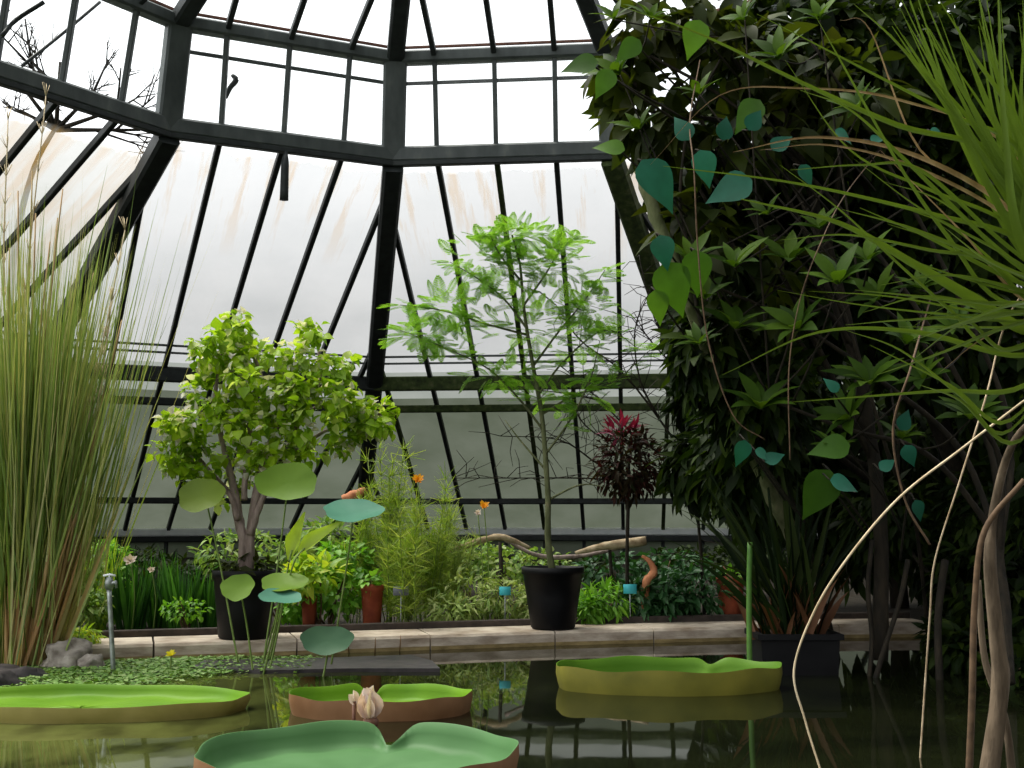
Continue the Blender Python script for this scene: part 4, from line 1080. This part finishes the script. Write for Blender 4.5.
# rosette shrub in front: brighter leaf whorls standing on twigs
Y = 8.6
b = np.array((gx(1010, Y), Y, .1))
t = thing('rosette_shrub', 'shrub with whorls of lance-shaped mid green leaves at right', 'shrub', b)
mt = MB()
ros = [(705, 300, 8.9), (735, 268, 8.6), (690, 262, 8.8), (838, 285, 8.3), (868, 262, 8.5), (800, 330, 8.7), (905, 345, 8.2), (925, 380, 8.4), (870, 385, 8.6), (835, 450, 8.6), (850, 420, 8.8), (768, 215, 8.8), (790, 262, 8.8), (820, 230, 8.8),
       (735, 330, 8.9), (955, 330, 8.4), (700, 345, 9), (780, 60, 8.8), (745, 20, 8.7), (820, 20, 8.8), (860, 110, 8.7), (650, 20, 9), (615, 20, 9.1), (620, 75, 9.1), (700, 95, 9), (640, 130, 9.1), (880, 300, 8.7), (920, 290, 8.8), (970, 420, 8.5), (760, 410, 9), (900, 440, 8.8)]
boughs = [smoothpath([b, at(1000, 560, 9.2)] + [at(*q) for q in L], 8) for L in (
    [(960, 450, 9.5), (880, 380, 9.4), (790, 320, 9.3), (710, 285, 9.2)], [(990, 450, 9.6), (930, 330, 9.5), (850, 220, 9.5), (740, 110, 9.5), (640, 50, 9.5)],
    [(1010, 430, 9.6), (960, 300, 9.6), (880, 150, 9.5), (810, 40, 9.4)], [(970, 500, 9.2), (920, 450, 9.1), (850, 430, 9.1), (770, 400, 9.2)], [(1000, 460, 9.2), (960, 400, 9), (920, 340, 8.9), (860, 290, 8.9)])]
for i, (x, y, yy) in enumerate(ros):
    c = at(x, y, yy); ax = unit((rs.normal(-.25, .3), -.5, .6 + rs.rand() * .4))
    mf = MB(); rosette(mf, c, rs.randint(7, 12), long_, rs.uniform(.18, .32), ax, 1.1); mf.build('leaf_whorl', M['g_mid'], t)
    bough = boughs[i % 5]; near = bough[np.argmin(((bough - c) ** 2).sum(1))]
    hub0 = at(min(1010, x + rs.uniform(20, 90)), min(520, y + rs.uniform(60, 140)), yy + .7)
    tube(mt, smoothpath([near, (near + c) / 2 + (0, 0, -.06), c], 5), (.010, .006), 5)
for bo in boughs: tube(mt, bo, (.035, .022, .012), 6, rough=.1)
mt.build('branches', M['bark_dark'], t)

# big teal and green leaves of a climber on the mossy post
Y = 9.3
t = thing('mossy_post', 'leaning mossy post under the corner rib, a climber on it', 'post', (gx(815, 10.6), 10.6, .0))
mb = MB(); P = [(gx(815, 10.6), 10.6, -.1), at(800, 560, 10.4), at(765, 480, 10.1), at(720, 380, 9.8), at(684, 290, Y), at(655, 215, Y), at(640, 170, Y)]; branch(mb, P, .075, .05, .22, 10); mb.build('post_core', M['bark_moss'], t)
def bigleaf(label, px, py, L, w, Y, ddir, nrm, mat):
    c = at(px, py, Y); t = thing('climber_leaf', label, 'leaf', c, 'broad leaves of the climber')
    mb = MB(); inst(mb, leaf_tpl(w, 9, .12, .12, .62), np.array([c]), np.array([ddir]), np.array([nrm]), L); mb.build('leaf_blade', M[mat], t)
    d = unit(ddir); mb = MB(); tube(mb, smoothpath([c + d * L * .9 - np.asarray(nrm) * -.004, c + d * L * .4, c, c - d * .12 + (.03, .06, .1), c + (.10, .2, -.05)], 5), (.002, .006, .006), 5); mb.build('stalk', M['stem'], t)
t2 = thing('climbing_vine', 'climbing vine with broad teal leaves against the dark shrubs', 'vine', (gx(760, 9), 9, .1))
mt = MB(); ml = MB(); mg = MB()
bp = leaf_tpl(.34, 9, .14, .25, .60, 1.15)
teal = [(642, 160, .44, (.55, -.1, -.8), (.25, -1, .2)), (752, 180, .36, (-.9, 0, -.35), (0, -1, .3)), (700, 150, .28, (.3, 0, -1), (0, -1, .2)), (722, 140, .20, (.2, 0, .7), (.2, -1, 0)), (690, 140, .22, (-.3, 0, .5), (-.3, -1, .2)),
        (772, 150, .2, (.6, 0, .5), (0, -1, .4)), (800, 165, .18, (.4, 0, -.6), (0, -1, .5)), (748, 130, .2, (.4, .0, .6), (.2, -1, .2)), (835, 130, .16, (.5, 0, -.3), (0, -1, .6)), (755, 450, .14, (.6, 0, -.3), (0, -1, .8)),
        (765, 462, .16, (.4, 0, .2), (.1, -1, .6)), (745, 440, .2, (-.2, 0, -.8), (.4, -1, .3)), (830, 480, .22, (.8, 0, -.2), (0, -1, .7)), (900, 430, .17, (.4, 0, .7), (.3, -1, .3)), (905, 445, .17, (.3, 0, -.7), (-.3, -1, .3)),
        (880, 470, .14, (.4, 0, .3), (0, -1, .5)), (838, 392, .14, (-.4, 0, .5), (0, -1, .5)), (870, 140, .12, (.5, 0, .1), (0, -1, .5)), (930, 130, .12, (.7, 0, -.2), (0, -1, .5)), (660, 235, .26, (.2, 0, -1), (-.2, -1, .2)), (915, 500, .16, (.3, 0, -.8), (.2, -1, .3))]
for x, y, L, d, nv in teal:
    p = at(x, y, 8.3); inst(ml, bp, np.array([p]), np.array([d]), np.array([nv]), L)
    q = at(min(900, max(690, x + 40)), y + 60, 9.3); tube(mt, smoothpath([p, p + (.02, .2, .02), q], 5), (.005, .010), 5)
for x, y, L, d, nv in [(665, 262, .42, (.35, 0, -1), (-.1, -1, .25)), (695, 250, .34, (.1, 0, -1), (.1, -1, .3)), (655, 290, .26, (.2, 0, -.9), (.2, -1, .2)), (830, 470, .40, (-.4, 0, -.8), (.3, -1, .5)), (850, 445, .3, (-.9, 0, -.1), (0, -1, .5)), (598, 62, .28, (-.9, 0, -.1), (0, -1, .4)), (612, 70, .24, (-.5, 0, -.8), (0, -1, .2)),
                       (640, 40, .24, (-.6, 0, -.5), (.2, -1, .2)), (625, 150, .24, (-.8, 0, .2), (.2, -1, .5)), (700, 20, .3, (-.3, 0, -.9), (0, -1, .2)), (760, 100, .3, (-.5, 0, -.6), (0, -1, .4))]:
    p = at(x, y, 8.4); inst(mg, bp, np.array([p]), np.array([d]), np.array([nv]), L)
    q = at(max(690, x + 40), y + 60, 9.3); tube(mt, smoothpath([p, p + (.02, .2, .02), q], 5), (.005, .010), 5)
for L in [[(840, 625, 10.9), (800, 520, 10.4), (740, 410, 9.7), (700, 320, 9.3), (690, 250, 9.3), (680, 200, 9.3), (690, 120, 9.3), (720, 60, 9.3)], [(930, 625, 10.9), (915, 520, 10.3), (890, 460, 9.3), (850, 330, 9.4), (800, 200, 9.4), (750, 120, 9.4)]]:
    P = [at(*p) for p in L]; P[0][2] = -.1; tube(mt, smoothpath(P, 6), (.02, .010), 7, rough=.15)
mt.build('stems', M['bark_dark'], t2); f = ml.build('teal_leaves', M['g_teal'], t2); f['label'] = 'bluish teal leaves'; mg.build('green_leaves', M['g_big'], t2)

# ------------------------------------------------------------------ long-bladed sedge on a trunk, near right
Yb = 4.4
hub = at(1090, 310, Yb)
t = thing('grass_tree', 'grass tree with long arching blades reaching in from the right', 'grass tree', (hub[0] - .1, Yb + .1, -.1))
mb = MB(); branch(mb, [(hub[0] + .03, Yb, -.3), at(1075, 640, Yb), at(1085, 480, Yb), hub - (0, 0, .1)], .10, .075, .12, 12, 7); mb.build('trunk', M['bark_pale'], t)
def blade(pts, wd, mat='g_sedge', dY=0.0, name='blade', side=(.1, -.4, 1)):
    P = [hub] + [at(x, y, Yb - .15 * i + dY) for i, (x, y) in enumerate(pts)]
    mb = MB(); ribbon(mb, smoothpath(P, 7), wd, side=np.array(side, float), fold=.35, taper=(1.0, 1.0, .08)); return mb.build(name, M[mat], t)
spec = [
    ([(1014, 164), (897, 125), (800, 82), (702, 35), (620, 6)], .022), ([(1024, 156), (956, 117), (858, 66), (757, 14)], .016),
    ([(1020, 240), (936, 215), (800, 184), (663, 166)], .020), ([(1030, 330), (975, 300), (917, 266), (839, 223), (741, 199)], .036),
    ([(1014, 195), (948, 105), (897, 43), (854, 4)], .016), ([(1024, 137), (975, 58), (936, -5)], .018),
    ([(1024, 355), (917, 332), (819, 332), (722, 375)], .018), ([(1024, 385), (936, 391), (792, 402)], .024),
    ([(1010, 225), (930, 190), (850, 150), (785, 60)], .014), ([(1010, 260), (905, 160), (850, 110), (800, 90)], .014),
    ([(1000, 300), (950, 240), (905, 175), (840, 60), (815, 15)], .014), ([(1000, 350), (950, 310), (905, 270), (840, 210), (780, 165)], .014),
    ([(1010, 430), (960, 395), (900, 350), (845, 330)], .014), ([(1010, 420), (950, 385), (870, 345)], .016),
    ([(1020, 440), (960, 400), (920, 385)], .014), 
    ([(1010, 350), (965, 320), (905, 320), (845, 325)], .012), ([(1020, 290), (950, 275), (880, 285)], .012), ([(1000, 240), (920, 170), (860, 165), (790, 170)], .012),
    ([(1030, 300), (985, 260), (930, 250), (850, 235), (780, 240)], .016),
]
for pts, wd in spec: blade(pts, wd * rs.uniform(.9, 1.3), dY=rs.normal(0, .12))
for i in range(46):        # the dense tuft in the top right corner
    x1 = rs.uniform(880, 1060); y1 = rs.uniform(-40, 70); x0 = rs.uniform(1010, 1060)
    blade([(x0 + 12, 250), (x0 + (x1 - x0) * .5, 130), (x1, y1)], rs.uniform(.018, .034), dY=rs.normal(0, .2), side=(.8, -.4, .2))
for i in range(20):
    a = rs.uniform(-.15, .75); L = rs.uniform(110, 330)
    pts = [(1085 - math.cos(a) * L * f, 320 - math.sin(a) * L * f + 40 * f * f + rs.normal(0, 6)) for f in (.35, .7, 1)]
    blade(pts, rs.uniform(.008, .018), dY=rs.normal(0, .2))
for pts, wd in (([(1014, 213), (917, 156), (819, 137), (733, 152)], .020), ([(1014, 222), (917, 168), (830, 145), (760, 150)], .014), ([(1010, 150), (900, 100), (800, 88), (720, 95), (650, 165)], .010), ([(1000, 200), (920, 150), (870, 30), (840, 20)], .010), ([(1024, 320), (980, 340), (940, 372)], .012), ([(1024, 300), (960, 230), (880, 150)], .012)):
    o = blade(pts, wd, 'tan', dY=.1, name='dry_blade'); o['label'] = 'dried tan blade'

# hanging roots and dry stems, each its own thing
def stem_thing(name, label, cat, P, r, mat):
    mb = MB(); tube(mb, smoothpath([at(*p) for p in P], 8), r, 6); o = mb.build(name, M[mat]); tag(o, label, cat, 'bare stems and roots before the dark shrubs')
stem_thing('dry_stem', 'long pale dry stem arching down into the pond', 'stem', [(1095, 330, 4.6), (1050, 380, 5.0), (1012, 410, 5.3), (960, 450, 5.4), (900, 497, 5.5), (850, 555, 5.6), (815, 610, 5.7), (794, 670, 5.75), (805, 720, 5.75), (822, 775, 5.7)], (.005, .006, .005), 'straw')
stem_thing('hanging_root', 'thin brown root hanging past the teal leaves', 'root', [(700, 60, 9.2), (690, 120, 8.4), (694, 170, 8), (698, 250, 8), (708, 340, 8), (733, 415, 8), (765, 440, 8.1)], (.005, .006, .004), 'twig')
stem_thing('hanging_root', 'pale thread-like root hanging above the planter', 'root', [(880, 150, 9.5), (845, 195, 8.2), (822, 240, 7.5), (800, 300, 7.5), (789, 370, 7.5), (790, 460, 7.5)], .004, 'twig')
stem_thing('hanging_root', 'reddish root drooping towards the right kerb', 'root', [(930, 300, 9.4), (920, 335, 7.8), (910, 370, 7.0), (893, 430, 7.0), (905, 500, 7.0), (930, 545, 7.0)], .007, 'twig')
stem_thing('hanging_root', 'thin pale root crossing down beside the right kerb end', 'root', [(1040, 270, 4.6), (1012, 310, 5.6), (1000, 340, 6.2), (985, 400, 6.2), (960, 480, 6.2), (935, 560, 6.3), (930, 615, 6.4), (924, 700, 6.5), (918, 790, 6.5)], .005, 'drift')
stem_thing('aerial_root', 'brown aerial root left of the pale twisted trunk', 'root', [(1024, 480, 5.2), (985, 530, 5.2), (975, 600, 5.2), (972, 700, 5.2), (968, 800, 5.2)], (.012, .016), 'twig')
stem_thing('aerial_root', 'thick pale twisted root trunk at lower right', 'root', [(1060, 400, 5.0), (1015, 440, 5.4), (996, 500, 5.6), (990, 560, 5.6), (997, 640, 5.6), (1000, 690, 5.6), (985, 800, 5.6)], (.014, .022, .036, .05), 'bark_root')
stem_thing('aerial_root', 'slim root crossing behind the pale twisted trunk', 'root', [(978, 580, 5.8), (985, 660, 5.8), (1005, 720, 5.8), (1015, 800, 5.8)], (.014, .02), 'bark_root')
stem_thing('thin_stem', 'dark slanting stem before the right kerb block', 'stem', [(872, 690, 9.6), (884, 650, 9.7), (900, 600, 9.8), (908, 560, 9.9)], .022, 'bark_dark')
stem_thing('thin_stem', 'dark forked stem left before the right kerb block', 'stem', [(868, 690, 9.7), (872, 640, 9.8), (868, 590, 9.8), (872, 540, 9.9)], .020, 'bark_dark')
stem_thing('thin_stem', 'dark upright stem at the right end of the kerb', 'stem', [(940, 690, 9.5), (938, 620, 9.6), (945, 560, 9.7)], .03, 'bark_dark')

# far bushes seen dim beyond the pond's right end, low over the water
bush('water_edge_plant', 'dim leafy plants overhanging the water at the right bank', 'plant', [(975, 650, 40, 22, 10.0), (1020, 680, 30, 26, 9.2), (950, 640, 22, 26, 10.4)], 260, lance, .16, 'g_mass', 1005, 10.2)
